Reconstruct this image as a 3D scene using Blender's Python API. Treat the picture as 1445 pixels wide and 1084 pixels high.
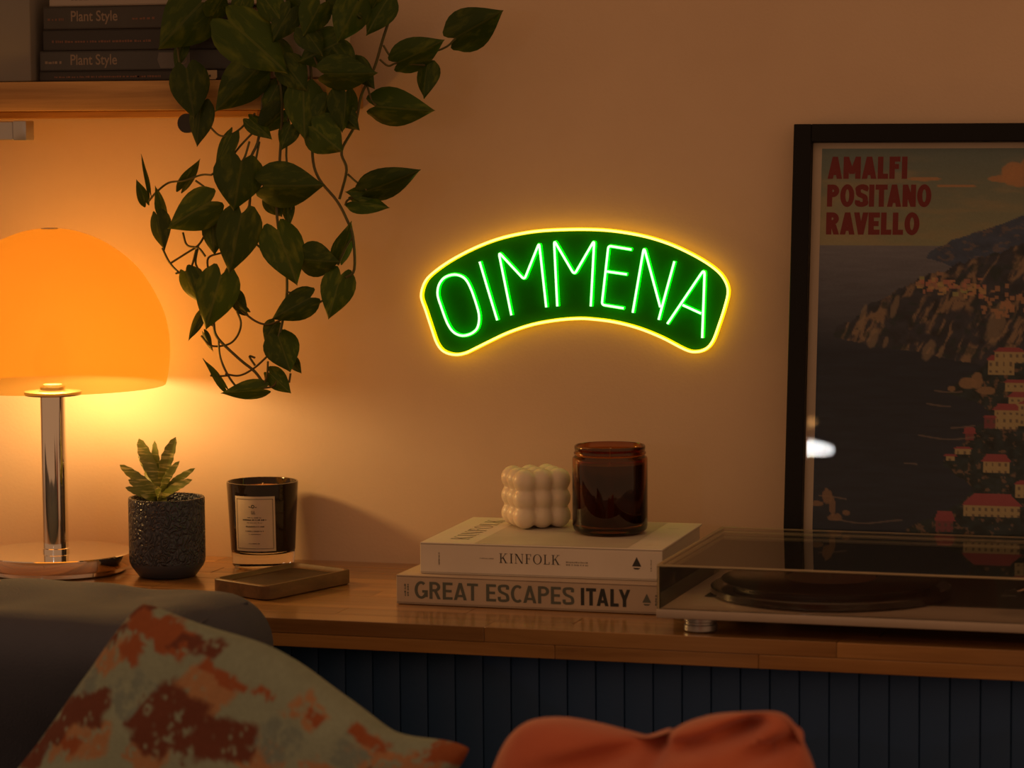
import bpy, bmesh, math, random
import numpy as np
from mathutils import Vector, Matrix, noise as mnoise

# ------------------------------------------------------------------ scene reset
for o in list(bpy.data.objects):
    bpy.data.objects.remove(o)
SC = bpy.context.scene
COL = SC.collection
random.seed(7)
RNG = np.random.default_rng(5)

# ------------------------------------------------------------------ camera
Z0 = 0.78                      # height of the worktop above the floor
F_PX, PITCH, ROLL, YAW = 4363.07, 0.0897, -0.0073, 0.2975
CAM = Vector((0.0, -3.5165, 0.5521 + Z0))
_fw = Vector((-math.sin(YAW) * math.cos(PITCH), math.cos(YAW) * math.cos(PITCH), -math.sin(PITCH)))
_r0 = Vector((math.cos(YAW), math.sin(YAW), 0))
_u0 = _r0.cross(_fw)
_r = _r0 * math.cos(ROLL) + _u0 * math.sin(ROLL)
_u = _u0 * math.cos(ROLL) - _r0 * math.sin(ROLL)
cd = bpy.data.cameras.new('camera')
cd.sensor_width = 36.0
cd.lens = F_PX / 1445 * 36.0
cd.clip_start = 0.05
cam = bpy.data.objects.new('camera', cd)
COL.objects.link(cam)
cam.matrix_world = Matrix(((_r.x, _u.x, -_fw.x, CAM.x), (_r.y, _u.y, -_fw.y, CAM.y),
                           (_r.z, _u.z, -_fw.z, CAM.z), (0, 0, 0, 1)))
cd.dof.use_dof = True
cd.dof.focus_distance = 3.58
cd.dof.aperture_fstop = 5.8
SC.camera = cam

# ------------------------------------------------------------------ world (dim warm evening room) and exposure
W = bpy.data.worlds.new('evening_room')
SC.world = W
W.use_nodes = True
bg = W.node_tree.nodes['Background']
bg.inputs['Color'].default_value = (1.0, 0.50, 0.23, 1)
bg.inputs['Strength'].default_value = 0.37
SC.view_settings.view_transform = 'Standard'
SC.view_settings.look = 'None'
SC.view_settings.gamma = 1.0
SC.view_settings.use_curve_mapping = False
SC.view_settings.exposure = 0.0

# lights used by the builders further down
BULB_W, BULB_COL = 4.2, (1.0, 0.575, 0.185)
SHADE_EMIT = 0.10


# ------------------------------------------------------------------ pixel -> world (photo calibration)
def at(px, py, Y):
    v = _fw + _r * ((px - 722.5) / F_PX) - _u * ((py - 542.0) / F_PX)
    return CAM + v * ((Y - CAM.y) / v.y)


def atz(px, py, z):
    v = _fw + _r * ((px - 722.5) / F_PX) - _u * ((py - 542.0) / F_PX)
    return CAM + v * ((z + Z0 - CAM.z) / v.z)


# ------------------------------------------------------------------ helpers
ORG = {}


def tag(o, label=None, cat=None, group=None, kind=None):
    if label: o['label'] = label
    if cat: o['category'] = cat
    if group: o['group'] = group
    if kind: o['kind'] = kind
    return o


def thing(name, loc, label, cat, group=None):
    o = bpy.data.objects.new(name, None)
    o.empty_display_size = 0.05
    COL.objects.link(o)
    o.location = loc
    ORG[o.name] = Vector(loc)
    return tag(o, label, cat, group)


def obj(name, geo, mat, parent=None, smooth=35, org=None):
    """geo = (verts, faces) in world coordinates, or a Mesh. One mesh object."""
    if isinstance(geo, bpy.types.Mesh):
        me = geo
        o = bpy.data.objects.new(name, me)
        COL.objects.link(o)
        base = ORG.get(parent.name, Vector((0, 0, 0))) if parent else Vector((0, 0, 0))
        o.location = Vector(org or (0, 0, 0)) - base
        if parent: o.parent = parent
        ORG[o.name] = Vector(org or (0, 0, 0))
        return o
    vs, fs = geo
    vs = [Vector(v) for v in vs]
    base = ORG.get(parent.name, Vector((0, 0, 0))) if parent else None
    if org is None:
        if parent:
            org = base.copy()
        else:
            mn = Vector([min(v[i] for v in vs) for i in range(3)])
            mx = Vector([max(v[i] for v in vs) for i in range(3)])
            org = Vector(((mn.x + mx.x) / 2, (mn.y + mx.y) / 2, mn.z))
    me = bpy.data.meshes.new(name)
    me.from_pydata([tuple(v - org) for v in vs], [], fs)
    me.update()
    bm = bmesh.new(); bm.from_mesh(me)
    bmesh.ops.recalc_face_normals(bm, faces=bm.faces)
    bm.to_mesh(me); bm.free()
    if smooth:
        me.polygons.foreach_set('use_smooth', [True] * len(me.polygons))
        me.set_sharp_from_angle(angle=math.radians(smooth))
    me.materials.append(mat)
    o = bpy.data.objects.new(name, me)
    COL.objects.link(o)
    if parent:
        o.parent = parent
        o.location = org - base
    else:
        o.location = org
    ORG[o.name] = org.copy()
    return o


def join(*geos):
    V, Fc = [], []
    for v, f in geos:
        n = len(V)
        V += [Vector(p) for p in v]
        Fc += [tuple(i + n for i in q) for q in f]
    return V, Fc


def xf(geo, M):
    return [M @ Vector(v) for v in geo[0]], geo[1]


def box(x0, x1, y0, y1, z0, z1, bevel=0.0, seg=2):
    bm = bmesh.new()
    bmesh.ops.create_cube(bm, size=1)
    for v in bm.verts:
        v.co = Vector(((x0 + x1) / 2 + v.co.x * (x1 - x0), (y0 + y1) / 2 + v.co.y * (y1 - y0), (z0 + z1) / 2 + v.co.z * (z1 - z0)))
    if bevel:
        bmesh.ops.bevel(bm, geom=list(bm.edges), offset=bevel, segments=seg, affect='EDGES', profile=0.5)
    bm.verts.index_update()
    g = [v.co.copy() for v in bm.verts], [tuple(v.index for v in f.verts) for f in bm.faces]
    bm.free()
    return g


def lathe(prof, c=(0, 0, 0), n=64, closed=False):
    """prof: list of (r, z). Rotates around the vertical through c."""
    c = Vector(c)
    V, Fc, rings = [], [], []
    for r, z in prof:
        if r < 1e-6:
            rings.append([len(V)]); V.append(c + Vector((0, 0, z)))
        else:
            rings.append(list(range(len(V), len(V) + n)))
            for k in range(n):
                a = 2 * math.pi * k / n
                V.append(c + Vector((r * math.cos(a), r * math.sin(a), z)))
    pairs = list(zip(rings[:-1], rings[1:]))
    if closed: pairs.append((rings[-1], rings[0]))
    for A, B in pairs:
        for k in range(n):
            k2 = (k + 1) % n
            if len(A) == 1 and len(B) == 1: continue
            if len(A) == 1: Fc.append((A[0], B[k2], B[k]))
            elif len(B) == 1: Fc.append((A[k], A[k2], B[0]))
            else: Fc.append((A[k], A[k2], B[k2], B[k]))
    return V, Fc


def spline(pts, per=6, closed=False):
    P = [Vector(p) for p in pts]
    n = len(P)
    out = []
    rng = range(n if closed else n - 1)
    for i in rng:
        if closed:
            p0, p1, p2, p3 = P[(i - 1) % n], P[i], P[(i + 1) % n], P[(i + 2) % n]
        else:
            p1, p2 = P[i], P[i + 1]
            p0 = P[i - 1] if i > 0 else p1 * 2 - p2
            p3 = P[i + 2] if i + 2 < n else p2 * 2 - p1
        for k in range(per):
            t = k / per
            out.append(0.5 * ((2 * p1) + (p2 - p0) * t + (2 * p0 - 5 * p1 + 4 * p2 - p3) * t * t + (3 * p1 - p0 - 3 * p2 + p3) * t ** 3))
    if not closed: out.append(P[-1])
    return out


def tube(path, r, n=8, closed=False, sx=1.0, up=Vector((0, -1, 0)), taper=None):
    """tube along a path; cross-section scaled by sx along 'up'."""
    P = [Vector(p) for p in path]
    m = len(P)
    V, Fc = [], []
    for i in range(m):
        if closed: t = P[(i + 1) % m] - P[i - 1]
        else: t = P[min(i + 1, m - 1)] - P[max(i - 1, 0)]
        t.normalize()
        a = up - t * up.dot(t)
        if a.length < 1e-4: a = Vector((1, 0, 0)) - t * t.x
        a.normalize()
        b = t.cross(a)
        rr = r if taper is None else r * (taper[0] + (taper[1] - taper[0]) * i / (m - 1))
        for k in range(n):
            th = 2 * math.pi * k / n
            V.append(P[i] + a * (math.cos(th) * rr * sx) + b * (math.sin(th) * rr))
    for i in range(m if closed else m - 1):
        j = (i + 1) % m
        for k in range(n):
            k2 = (k + 1) % n
            Fc.append((i * n + k, i * n + k2, j * n + k2, j * n + k))
    if not closed:
        Fc.append(tuple(range(n))[::-1])
        Fc.append(tuple((m - 1) * n + k for k in range(n)))
    return V, Fc


def prism(outline, frame, depth):
    """outline: 2D points; frame = (origin, ex, ey, ez) ; extruded along ez by depth."""
    o, ex, ey, ez = [Vector(q) for q in frame]
    n = len(outline)
    V = [o + ex * x + ey * y for x, y in outline] + [o + ex * x + ey * y + ez * depth for x, y in outline]
    Fc = [tuple(range(n)), tuple(range(2 * n - 1, n - 1, -1))]
    Fc += [(i, (i + 1) % n, n + (i + 1) % n, n + i) for i in range(n)]
    return V, Fc


def text2d(s, height, bold=0.0, xscale=1.0, spacing=1.0):
    """flat text mesh: (verts2d, faces, width) with cap height = height, starting at x=0."""
    cu = bpy.data.curves.new('lettering', 'FONT')
    cu.body = s; cu.size = 1.0; cu.offset = bold; cu.space_character = spacing; cu.resolution_u = 4
    o = bpy.data.objects.new('lettering', cu)
    COL.objects.link(o)
    bpy.context.view_layer.update()
    me = o.to_mesh()
    vs = [(v.co.x, v.co.y) for v in me.vertices]
    fs = [tuple(p.vertices) for p in me.polygons]
    o.to_mesh_clear()
    bpy.data.objects.remove(o); bpy.data.curves.remove(cu)
    x0 = min(v[0] for v in vs); x1 = max(v[0] for v in vs)
    y0 = min(v[1] for v in vs); y1 = max(v[1] for v in vs)
    k = height / (y1 - y0)
    return [((x - x0) * k * xscale, (y - y0) * k) for x, y in vs], fs, (x1 - x0) * k * xscale


def place2d(v2, fs, frame, stagger=0):
    o, ex, ey = [Vector(q) for q in frame[:3]]
    if stagger:
        ez = ex.cross(ey)
        return [o + ex * x + ey * y + ez * (stagger * ((i // 4) % 9)) for i, (x, y) in enumerate(v2)], fs
    return [o + ex * x + ey * y for x, y in v2], fs


def quads2d(quads):
    V, Fc = [], []
    for q in quads:
        n = len(V)
        V += list(q); Fc.append(tuple(range(n, n + len(q))))
    return V, Fc


def block_text(s, cap, width, t, ws=1.0, gap=.10):
    """heavy block capitals drawn stroke by stroke; t = stroke width, cap = letter height, width = length of the line."""
    Q = []; x = 0.0

    def R(x0, y0, x1, y1): Q.append([(x + x0 * ws, y0), (x + x1 * ws, y0), (x + x1 * ws, y1), (x + x0 * ws, y1)])

    def D(x0, y0, x1, y1, w=t): Q.append([(x + (x0 - w / 2) * ws, y0), (x + (x0 + w / 2) * ws, y0), (x + (x1 + w / 2) * ws, y1), (x + (x1 - w / 2) * ws, y1)])

    def arc(cx, cy, rx, ry, a0, a1, n=18):
        for i in range(n):
            p = []
            for k, a in ((0, a0 + (a1 - a0) * i / n), (0, a0 + (a1 - a0) * (i + 1) / n), (1, a0 + (a1 - a0) * (i + 1) / n), (1, a0 + (a1 - a0) * i / n)):
                a = math.radians(a)
                p.append((x + (cx + (rx - k * t) * math.cos(a)) * ws, cy + (ry - k * t * .92) * math.sin(a)))
            Q.append(p)

    def stroke(pts):
        P = spline([(a, b, 0) for a, b in pts], 5)
        for i in range(len(P) - 1):
            q = []
            for j, sd in ((i, 1), (i + 1, 1), (i + 1, -1), (i, -1)):
                d = (P[min(j + 1, len(P) - 1)] - P[max(j - 1, 0)]).normalized()
                q.append((x + (P[j].x - d.y * t / 2 * sd) * ws, P[j].y + d.x * t / 2 * sd * .92))
            Q.append(q)
    h = t * .92
    KERN = {'CA': .10, 'AT': .07, 'TA': .07, 'RA': .04, 'AV': .10, 'LY': .10, 'FI': -.02, 'AL': .0, 'EA': .02, 'AP': .0, 'PE': .0, 'VE': .05, 'TI': -.02}
    prev = ''
    for ch in s:
        w = .62
        x -= KERN.get(prev + ch, 0) * ws; prev = ch
        if ch == ' ': x += .34 * ws; continue
        if ch == 'A': w = .68; D(t / 2, 0, .34, 1, t); D(.68 - t / 2, 0, .34, 1, t); R(.18, .17, .50, .17 + h * .9)
        elif ch == 'M': w = .80; R(0, 0, t, 1); R(.80 - t, 0, .80, 1); D(.40, .22, t * .5, 1, t * .95); D(.40, .22, .80 - t * .5, 1, t * .95)
        elif ch == 'L': w = .48; R(0, 0, t, 1); R(0, 0, .48, h)
        elif ch == 'F': w = .50; R(0, 0, t, 1); R(0, 1 - h, .50, 1); R(0, .44, .44, .44 + h)
        elif ch == 'E': w = .52; R(0, 0, t, 1); R(0, 1 - h, .52, 1); R(0, .5 - h / 2, .47, .5 + h / 2); R(0, 0, .52, h)
        elif ch == 'I': w = t; R(0, 0, t, 1)
        elif ch == 'T': w = .58; R(.29 - t / 2, 0, .29 + t / 2, 1); R(0, 1 - h, .58, 1)
        elif ch == 'N': w = .64; R(0, 0, t, 1); R(.64 - t, 0, .64, 1); D(.64 - t / 2, 0, t / 2, 1, t)
        elif ch == 'V': w = .66; D(.33, 0, t / 2, 1, t); D(.33, 0, .66 - t / 2, 1, t)
        elif ch == 'Y': w = .66; R(.33 - t / 2, 0, .33 + t / 2, .46); D(.33, .40, t / 2, 1, t); D(.33, .40, .66 - t / 2, 1, t)
        elif ch == 'O': w = .68; arc(.34, .5, .34, .515, 0, 360, 30)
        elif ch in 'PR':
            w = .58; R(0, 0, t, 1); R(t, 1 - h, .30, 1); R(t, .43, .30, .43 + h); arc(.28, .715, .30, .285, -90, 90)
            if ch == 'R': D(.60 - t / 2, 0, .32, .46, t * 1.05); w = .62
        elif ch == 'S': w = .60; stroke([(.60 - t * .55, .72), (.50, 1 - h * .62), (.30, 1 - h * .45), (.12, 1 - h * .75), (t * .52, .73), (.16, .58), (.30, .505), (.46, .42), (.60 - t * .5, .27), (.50, h * .72), (.30, h * .45), (.11, h * .65), (t * .45, .29)])
        elif ch == 'C': w = .66; arc(.35, .5, .35, .515, 52, 308, 26)
        elif ch == 'G': w = .70; arc(.35, .5, .35, .515, 52, 335, 28); R(.70 - t, .10, .70, .50); R(.40, .50 - h, .70, .50)
        x += (w + gap) * ws
    x -= gap * ws
    v, f = quads2d(Q)
    k = width / x
    return [(p[0] * k, p[1] * cap) for p in v], f


def fine_print(w, h, rows, seed=0, fill=.75):
    """rows of unreadable small print as little dashes."""
    rr = random.Random(seed)
    Q = []
    rh = h / rows
    for i in range(rows):
        x = 0; y = h - (i + 1) * rh
        while x < w * .98:
            l = rr.uniform(.25, .8) * rh
            hh = rh * rr.uniform(.4, .6)
            Q.append([(x, y), (min(x + l, w), y), (min(x + l, w), y + hh), (x, y + hh)])
            x += l + rh * (.18 if rr.random() < fill else .5)
    return quads2d(Q)


# ------------------------------------------------------------------ materials
def new_mat(name):
    m = bpy.data.materials.new(name)
    m.use_nodes = True
    nt = m.node_tree
    return m, nt, nt.nodes['Principled BSDF'], nt.nodes, nt.links


def pmat(name, col, rough=0.5, metal=0.0, col2=None, nscale=20, stretch=(1, 1, 1), contrast=(.35, .65),
         bump=0.0, bscale=80, coords='Object', rand=0.0, **kw):
    m, nt, b, N, L = new_mat(name)
    b.inputs['Base Color'].default_value = (*col, 1)
    b.inputs['Roughness'].default_value = rough
    b.inputs['Metallic'].default_value = metal
    for k, v in kw.items():
        key = k.replace('_', ' ')
        b.inputs[key].default_value = v
    tc = N.new('ShaderNodeTexCoord') if coords != 'World' else N.new('ShaderNodeNewGeometry')
    src = tc.outputs['Position'] if coords == 'World' else tc.outputs[coords]
    mp = N.new('ShaderNodeMapping'); mp.inputs['Scale'].default_value = stretch
    L.new(src, mp.inputs['Vector'])
    colour = None
    if col2 is not None:
        nz = N.new('ShaderNodeTexNoise'); nz.inputs['Scale'].default_value = nscale
        nz.inputs['Detail'].default_value = 6; nz.inputs['Roughness'].default_value = .6
        L.new(mp.outputs['Vector'], nz.inputs['Vector'])
        cr = N.new('ShaderNodeValToRGB')
        cr.color_ramp.elements[0].position = contrast[0]; cr.color_ramp.elements[0].color = (*col, 1)
        cr.color_ramp.elements[1].position = contrast[1]; cr.color_ramp.elements[1].color = (*col2, 1)
        L.new(nz.outputs['Fac'], cr.inputs['Fac'])
        colour = cr.outputs['Color']
        L.new(colour, b.inputs['Base Color'])
    if rand:
        oi = N.new('ShaderNodeObjectInfo')
        hs = N.new('ShaderNodeHueSaturation')
        mr = N.new('ShaderNodeMapRange')
        mr.inputs['To Min'].default_value = 1 - rand; mr.inputs['To Max'].default_value = 1 + rand
        L.new(oi.outputs['Random'], mr.inputs['Value'])
        L.new(mr.outputs['Result'], hs.inputs['Value'])
        if colour is not None: L.new(colour, hs.inputs['Color'])
        else: hs.inputs['Color'].default_value = (*col, 1)
        L.new(hs.outputs['Color'], b.inputs['Base Color'])
    if bump:
        nb = N.new('ShaderNodeTexNoise'); nb.inputs['Scale'].default_value = bscale; nb.inputs['Detail'].default_value = 4
        L.new(mp.outputs['Vector'], nb.inputs['Vector'])
        bp = N.new('ShaderNodeBump'); bp.inputs['Strength'].default_value = bump; bp.inputs['Distance'].default_value = .002
        L.new(nb.outputs['Fac'], bp.inputs['Height'])
        L.new(bp.outputs['Normal'], b.inputs['Normal'])
    return m


def emit_mat(name, col, strength):
    m, nt, b, N, L = new_mat(name)
    b.inputs['Base Color'].default_value = (*col, 1)
    b.inputs['Roughness'].default_value = .4
    b.inputs['Emission Color'].default_value = (*col, 1)
    b.inputs['Emission Strength'].default_value = strength
    return m


def clear_mat(name, ior=1.49, tint=(1, 1, 1), rough=.02, gain=1.0, haze=0.0):
    """thin clear sheet: transparent with Fresnel reflections."""
    m, nt, b, N, L = new_mat(name)
    N.remove(b)
    out = N['Material Output']
    tr = N.new('ShaderNodeBsdfTransparent'); tr.inputs['Color'].default_value = (*tint, 1)
    gl = N.new('ShaderNodeBsdfGlossy'); gl.inputs['Roughness'].default_value = rough
    fr = N.new('ShaderNodeFresnel'); fr.inputs['IOR'].default_value = ior
    mx = N.new('ShaderNodeMixShader')
    L.new(fr.outputs[0], mx.inputs[0]); L.new(tr.outputs[0], mx.inputs[1]); L.new(gl.outputs[0], mx.inputs[2])
    last = mx
    if haze:
        df = N.new('ShaderNodeBsdfDiffuse'); df.inputs['Color'].default_value = (.8, .8, .8, 1)
        m2 = N.new('ShaderNodeMixShader'); m2.inputs[0].default_value = haze
        L.new(mx.outputs[0], m2.inputs[1]); L.new(df.outputs[0], m2.inputs[2]); last = m2
    L.new(last.outputs[0], out.inputs['Surface'])
    return m


def attr_mat(name, rough=.7, bump=0, bscale=400, **kw):
    m, nt, b, N, L = new_mat(name)
    a = N.new('ShaderNodeVertexColor'); a.layer_name = 'print'
    L.new(a.outputs['Color'], b.inputs['Base Color'])
    b.inputs['Roughness'].default_value = rough
    for k, v in kw.items(): b.inputs[k.replace('_', ' ')].default_value = v
    if bump:
        tc = N.new('ShaderNodeTexCoord')
        nb = N.new('ShaderNodeTexNoise'); nb.inputs['Scale'].default_value = bscale
        L.new(tc.outputs['Object'], nb.inputs['Vector'])
        bp = N.new('ShaderNodeBump'); bp.inputs['Strength'].default_value = bump; bp.inputs['Distance'].default_value = .002
        L.new(nb.outputs['Fac'], bp.inputs['Height']); L.new(bp.outputs['Normal'], b.inputs['Normal'])
    return m


def wood_mat(name, dark, light, axis=0, scale=1.0, rand=.25, rough=.38, coat=0.0):
    m, nt, b, N, L = new_mat(name)
    ge = N.new('ShaderNodeNewGeometry'); oi = N.new('ShaderNodeObjectInfo')
    mp = N.new('ShaderNodeMapping')
    st = [42 * scale, 42 * scale, 42 * scale]; st[axis] = 2.2 * scale
    mp.inputs['Scale'].default_value = st
    ml = N.new('ShaderNodeVectorMath'); ml.operation = 'MULTIPLY_ADD'
    ml.inputs[1].default_value = (3.1, 1.7, 2.3)
    cb = N.new('ShaderNodeCombineXYZ')
    for i in range(3): L.new(oi.outputs['Random'], cb.inputs[i])
    L.new(cb.outputs[0], ml.inputs[0]); L.new(ge.outputs['Position'], ml.inputs[2])
    L.new(ml.outputs[0], mp.inputs['Vector'])
    nz = N.new('ShaderNodeTexNoise'); nz.inputs['Scale'].default_value = 1; nz.inputs['Detail'].default_value = 7
    nz.inputs['Roughness'].default_value = .62; nz.inputs['Distortion'].default_value = .6
    L.new(mp.outputs[0], nz.inputs['Vector'])
    cr = N.new('ShaderNodeValToRGB')
    cr.color_ramp.elements[0].position = .3; cr.color_ramp.elements[0].color = (*dark, 1)
    cr.color_ramp.elements[1].position = .68; cr.color_ramp.elements[1].color = (*light, 1)
    L.new(nz.outputs['Fac'], cr.inputs['Fac'])
    hs = N.new('ShaderNodeHueSaturation')
    mr = N.new('ShaderNodeMapRange'); mr.inputs['To Min'].default_value = 1 - rand; mr.inputs['To Max'].default_value = 1 + rand
    L.new(oi.outputs['Random'], mr.inputs['Value']); L.new(mr.outputs[0], hs.inputs['Value'])
    L.new(cr.outputs['Color'], hs.inputs['Color']); L.new(hs.outputs['Color'], b.inputs['Base Color'])
    b.inputs['Roughness'].default_value = rough
    b.inputs['Coat Weight'].default_value = coat; b.inputs['Coat Roughness'].default_value = .14
    bp = N.new('ShaderNodeBump'); bp.inputs['Strength'].default_value = .12 if coat else .25; bp.inputs['Distance'].default_value = .001
    L.new(nz.outputs['Fac'], bp.inputs['Height']); L.new(bp.outputs['Normal'], b.inputs['Normal'])
    return m


M = {}
M['wall'] = pmat('plaster', (.66, .50, .37), .8, col2=(.72, .56, .42), nscale=3, bump=.14, bscale=260, coords='World')
M['floor'] = wood_mat('floor_boards', (.10, .055, .03), (.17, .10, .055), 0, .6)
M['oak'] = wood_mat('oiled_oak', (.225, .105, .030), (.46, .245, .080), 0, 1.0, .26, .33, .7)
M['slab'] = wood_mat('rough_timber', (.24, .115, .032), (.62, .36, .13), 0, .8, .1, .6)
M['navy'] = pmat('navy_paint', (.016, .055, .16), .55, col2=(.018, .062, .18), nscale=6, bump=.1, bscale=150, Specular_IOR_Level=.35)
M['chrome'] = pmat('polished_chrome', (.82, .80, .78), .06, 1.0)
M['steel'] = pmat('brushed_steel', (.42, .42, .44), .35, .8)
M['black'] = pmat('black_satin', (.012, .012, .012), .4)
M['black_frame'] = pmat('black_lacquered_wood', (.008, .008, .009), .5, bump=.1, bscale=200, Specular_IOR_Level=.15)
M['paper'] = pmat('book_paper', (.66, .60, .50), .7, col2=(.72, .66, .56), nscale=300, stretch=(.02, .02, 1))
M['cream'] = pmat('cream_cover', (.74, .68, .60), .55, col2=(.70, .64, .56), nscale=15)
M['beige'] = pmat('kraft_beige_cover', (.52, .43, .34), .6, col2=(.48, .39, .31), nscale=15)
M['ink'] = pmat('dark_ink', (.035, .035, .033), .6)
M['ink_green'] = pmat('grey_green_ink', (.10, .115, .10), .6)
M['ink_black'] = pmat('black_ink', (.022, .026, .026), .6)
M['ink_red'] = pmat('brick_red_ink', (.21, .030, .036), .8, Specular_IOR_Level=.1)
M['ink_soft'] = pmat('soft_grey_ink', (.30, .27, .23), .6)
M['slate'] = pmat('glazed_slate', (.085, .092, .10), .42)
M['green'] = pmat('leaf', (.055, .105, .014), .36, rand=.25)
M['bubble_wax'] = pmat('ivory_wax', (.80, .70, .56), .38, Subsurface_Weight=.25, Subsurface_Radius=(.012, .008, .004), Subsurface_Scale=.6)
M['wax'] = pmat('orange_wax', (.55, .22, .07), .5)  # orange wax of the dark glass candle
M['wick'] = pmat('wick', (.55, .40, .22), .8)
M['sofa'] = pmat('grey_linen', (.072, .082, .125), .9, col2=(.060, .070, .105), nscale=8, bump=.5, bscale=420)
M['coral'] = pmat('coral_velvet', (.56, .135, .058), .75, col2=(.47, .10, .045), nscale=9, bump=.3, bscale=300, Sheen_Weight=.3)
M['white_trim'] = pmat('white_lacquer', (.8, .78, .75), .4)


# ================================================================== SETTING
def struct(name, geo, mat, label, parent=None, smooth=0):
    o = obj(name, geo, mat, parent, smooth)
    if parent is None:
        tag(o, label, None, None, 'structure')
    return o


struct('floor', box(-4.2, 3.0, -6.2, 0.0, -.06, 0.0), M['floor'], 'dark wooden floor in front of the cabinet')
struct('wall_back', box(-4.2, 3.0, 0.0, .12, 0.0, 2.7), M['wall'], 'warm beige plaster wall behind the worktop')

# ------------------------------------------------------------------ worktop of glued oak staves
DEP, TH = 0.415, 0.0310
wt = thing('worktop', (-1.1, -DEP / 2, Z0 - TH), 'oiled oak butcher block worktop running along the wall', 'worktop')
rr = random.Random(11)
rows = 10
rw = DEP / rows
XL, XR = -2.35, .35
mesh_cache = {}


def stave(x0, x1, y0, y1, z0, z1):
    L_ = round(x1 - x0, 4)
    key = (L_, round(y1 - y0, 4), round(z1 - z0, 4))
    if key not in mesh_cache:
        g = box(0, x1 - x0, 0, y1 - y0, 0, z1 - z0, .0005, 1)
        o = obj('stave', g, M['oak'], wt, 0, org=Vector((0, 0, 0)))
        mesh_cache[key] = o.data
        o.location = Vector((x0, y0, z0)) - ORG[wt.name]
    else:
        o = obj('stave', mesh_cache[key], None, wt, org=Vector((x0, y0, z0)))
    return o


LENS = [.22, .27, .33, .38]
for i in range(rows):
    y0 = -DEP + i * rw
    layers = [(Z0 - TH, Z0)] if i else [(Z0 - TH, Z0 - TH * .52), (Z0 - TH * .52, Z0)]
    for lz0, lz1 in layers:
        x = XL - rr.uniform(0, .3)
        while x < XR:
            l = rr.choice(LENS)
            lift = rr.choice([0, .0002, .0004]) if lz1 == Z0 else 0
            stave(x, x + l - .0004, y0 + .0002 - (rr.choice([0, .0004]) if i == 0 else 0), y0 + rw - .0002, lz0, lz1 - .0004 + lift)
            x += l

# ------------------------------------------------------------------ navy boarded cabinet under the worktop
cab = thing('cabinet', (-1.1, -.2, 0), 'navy blue boarded cabinet under the oak worktop', 'cabinet')
obj('body', box(-2.35, .35, -.372, -.004, .0, Z0 - TH - .001), M['navy'], cab, 0)
bw = .0315
bm_board = None
x = -2.35
while x < .33:
    if bm_board is None:
        g = box(0, bw - .0010, 0, .010, 0, Z0 - TH - .004, .0012, 2)
        o = obj('board', g, M['navy'], cab, 40, org=Vector((0, 0, 0)))
        bm_board = o.data
        o.location = Vector((x, -.383, .002)) - ORG[cab.name]
    else:
        obj('board', bm_board, None, cab, org=Vector((x, -.383, .002)))
    x += bw

# ================================================================== TABLE LAMP
LX, LY = -1.6030, -.1600
lamp = thing('table_lamp', (LX, LY, Z0), 'mushroom table lamp with glowing amber opal dome and chrome stem', 'lamp')
base_prof = [(0, .0005), (.082, .0005), (.0835, .002), (.0835, .006), (.0895, .0075), (.0905, .0095), (.0905, .0225), (.0895, .0235), (.0, .0240)]
obj('base', lathe(base_prof, (LX, LY, Z0), 96), M['chrome'], lamp, 30)
obj('stem', lathe([(0, .0238), (.0160, .0238), (.0160, .0275), (.0152, .0282), (.0152, .222), (0, .222)], (LX, LY, Z0), 48), M['chrome'], lamp, 30)
obj('collar', lathe([(0, .212), (.033, .212), (.034, .2135), (.034, .2165), (.0, .2175)], (LX, LY, Z0), 48), M['steel'], lamp, 30)
RIM = .2235
sp = [(.1345, 0), (.1372, .010), (.1395, .028), (.1402, .045), (.1388, .064), (.1345, .084), (.128, .100), (.1175, .120), (.1035, .140),
      (.084, .158), (.060, .1735), (.034, .1835), (.015, .187), (0, .1875)]
sp2 = spline([(r, 0, z) for r, z in sp], 3)
outer = [(max(p.x, 0), RIM + p.z) for p in sp2]
inner = [(max(r - .003, 0), max(z - .003 if r < .12 else z + .0004, RIM + .0004)) for r, z in outer][::-1]
outer[-1] = (0, outer[-1][1]); inner[0] = (0, inner[0][1])
m, nt, b, N, L = new_mat('opal_glass')
b.inputs['Base Color'].default_value = (.40, .205, .036, 1)
b.inputs['Roughness'].default_value = .50; b.inputs['Specular IOR Level'].default_value = .10
b.inputs['Emission Color'].default_value = (1.0, .36, .012, 1)
b.inputs['Emission Strength'].default_value = SHADE_EMIT
tl = N.new('ShaderNodeBsdfTransparent'); tl.inputs['Color'].default_value = (1.0, .76, .34, 1)
ts = N.new('ShaderNodeBsdfTranslucent'); ts.inputs['Color'].default_value = (1.0, .62, .16, 1)
mx = N.new('ShaderNodeMixShader'); mx.inputs[0].default_value = .07
L.new(b.outputs[0], mx.inputs[1]); L.new(ts.outputs[0], mx.inputs[2])
m3 = N.new('ShaderNodeMixShader'); m3.inputs[0].default_value = .44
L.new(mx.outputs[0], m3.inputs[1]); L.new(tl.outputs[0], m3.inputs[2])
L.new(m3.outputs[0], N['Material Output'].inputs['Surface'])
M['opal'] = m
obj('shade', lathe(outer, (LX, LY, Z0), 96), M['opal'], lamp, 60)
obj('finial', lathe([(0, RIM + .1885), (.010, RIM + .1880), (.010, RIM + .1865), (0, RIM + .1865)], (LX, LY, Z0), 24), M['steel'], lamp, 30)
m, nt, b, N, L = new_mat('clear_bulb_glass')
tb = N.new('ShaderNodeBsdfTransparent'); tb.inputs['Color'].default_value = (1, .97, .92, 1)
L.new(tb.outputs[0], N['Material Output'].inputs['Surface'])
M['bulb'] = m
bz = RIM + .022
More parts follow.
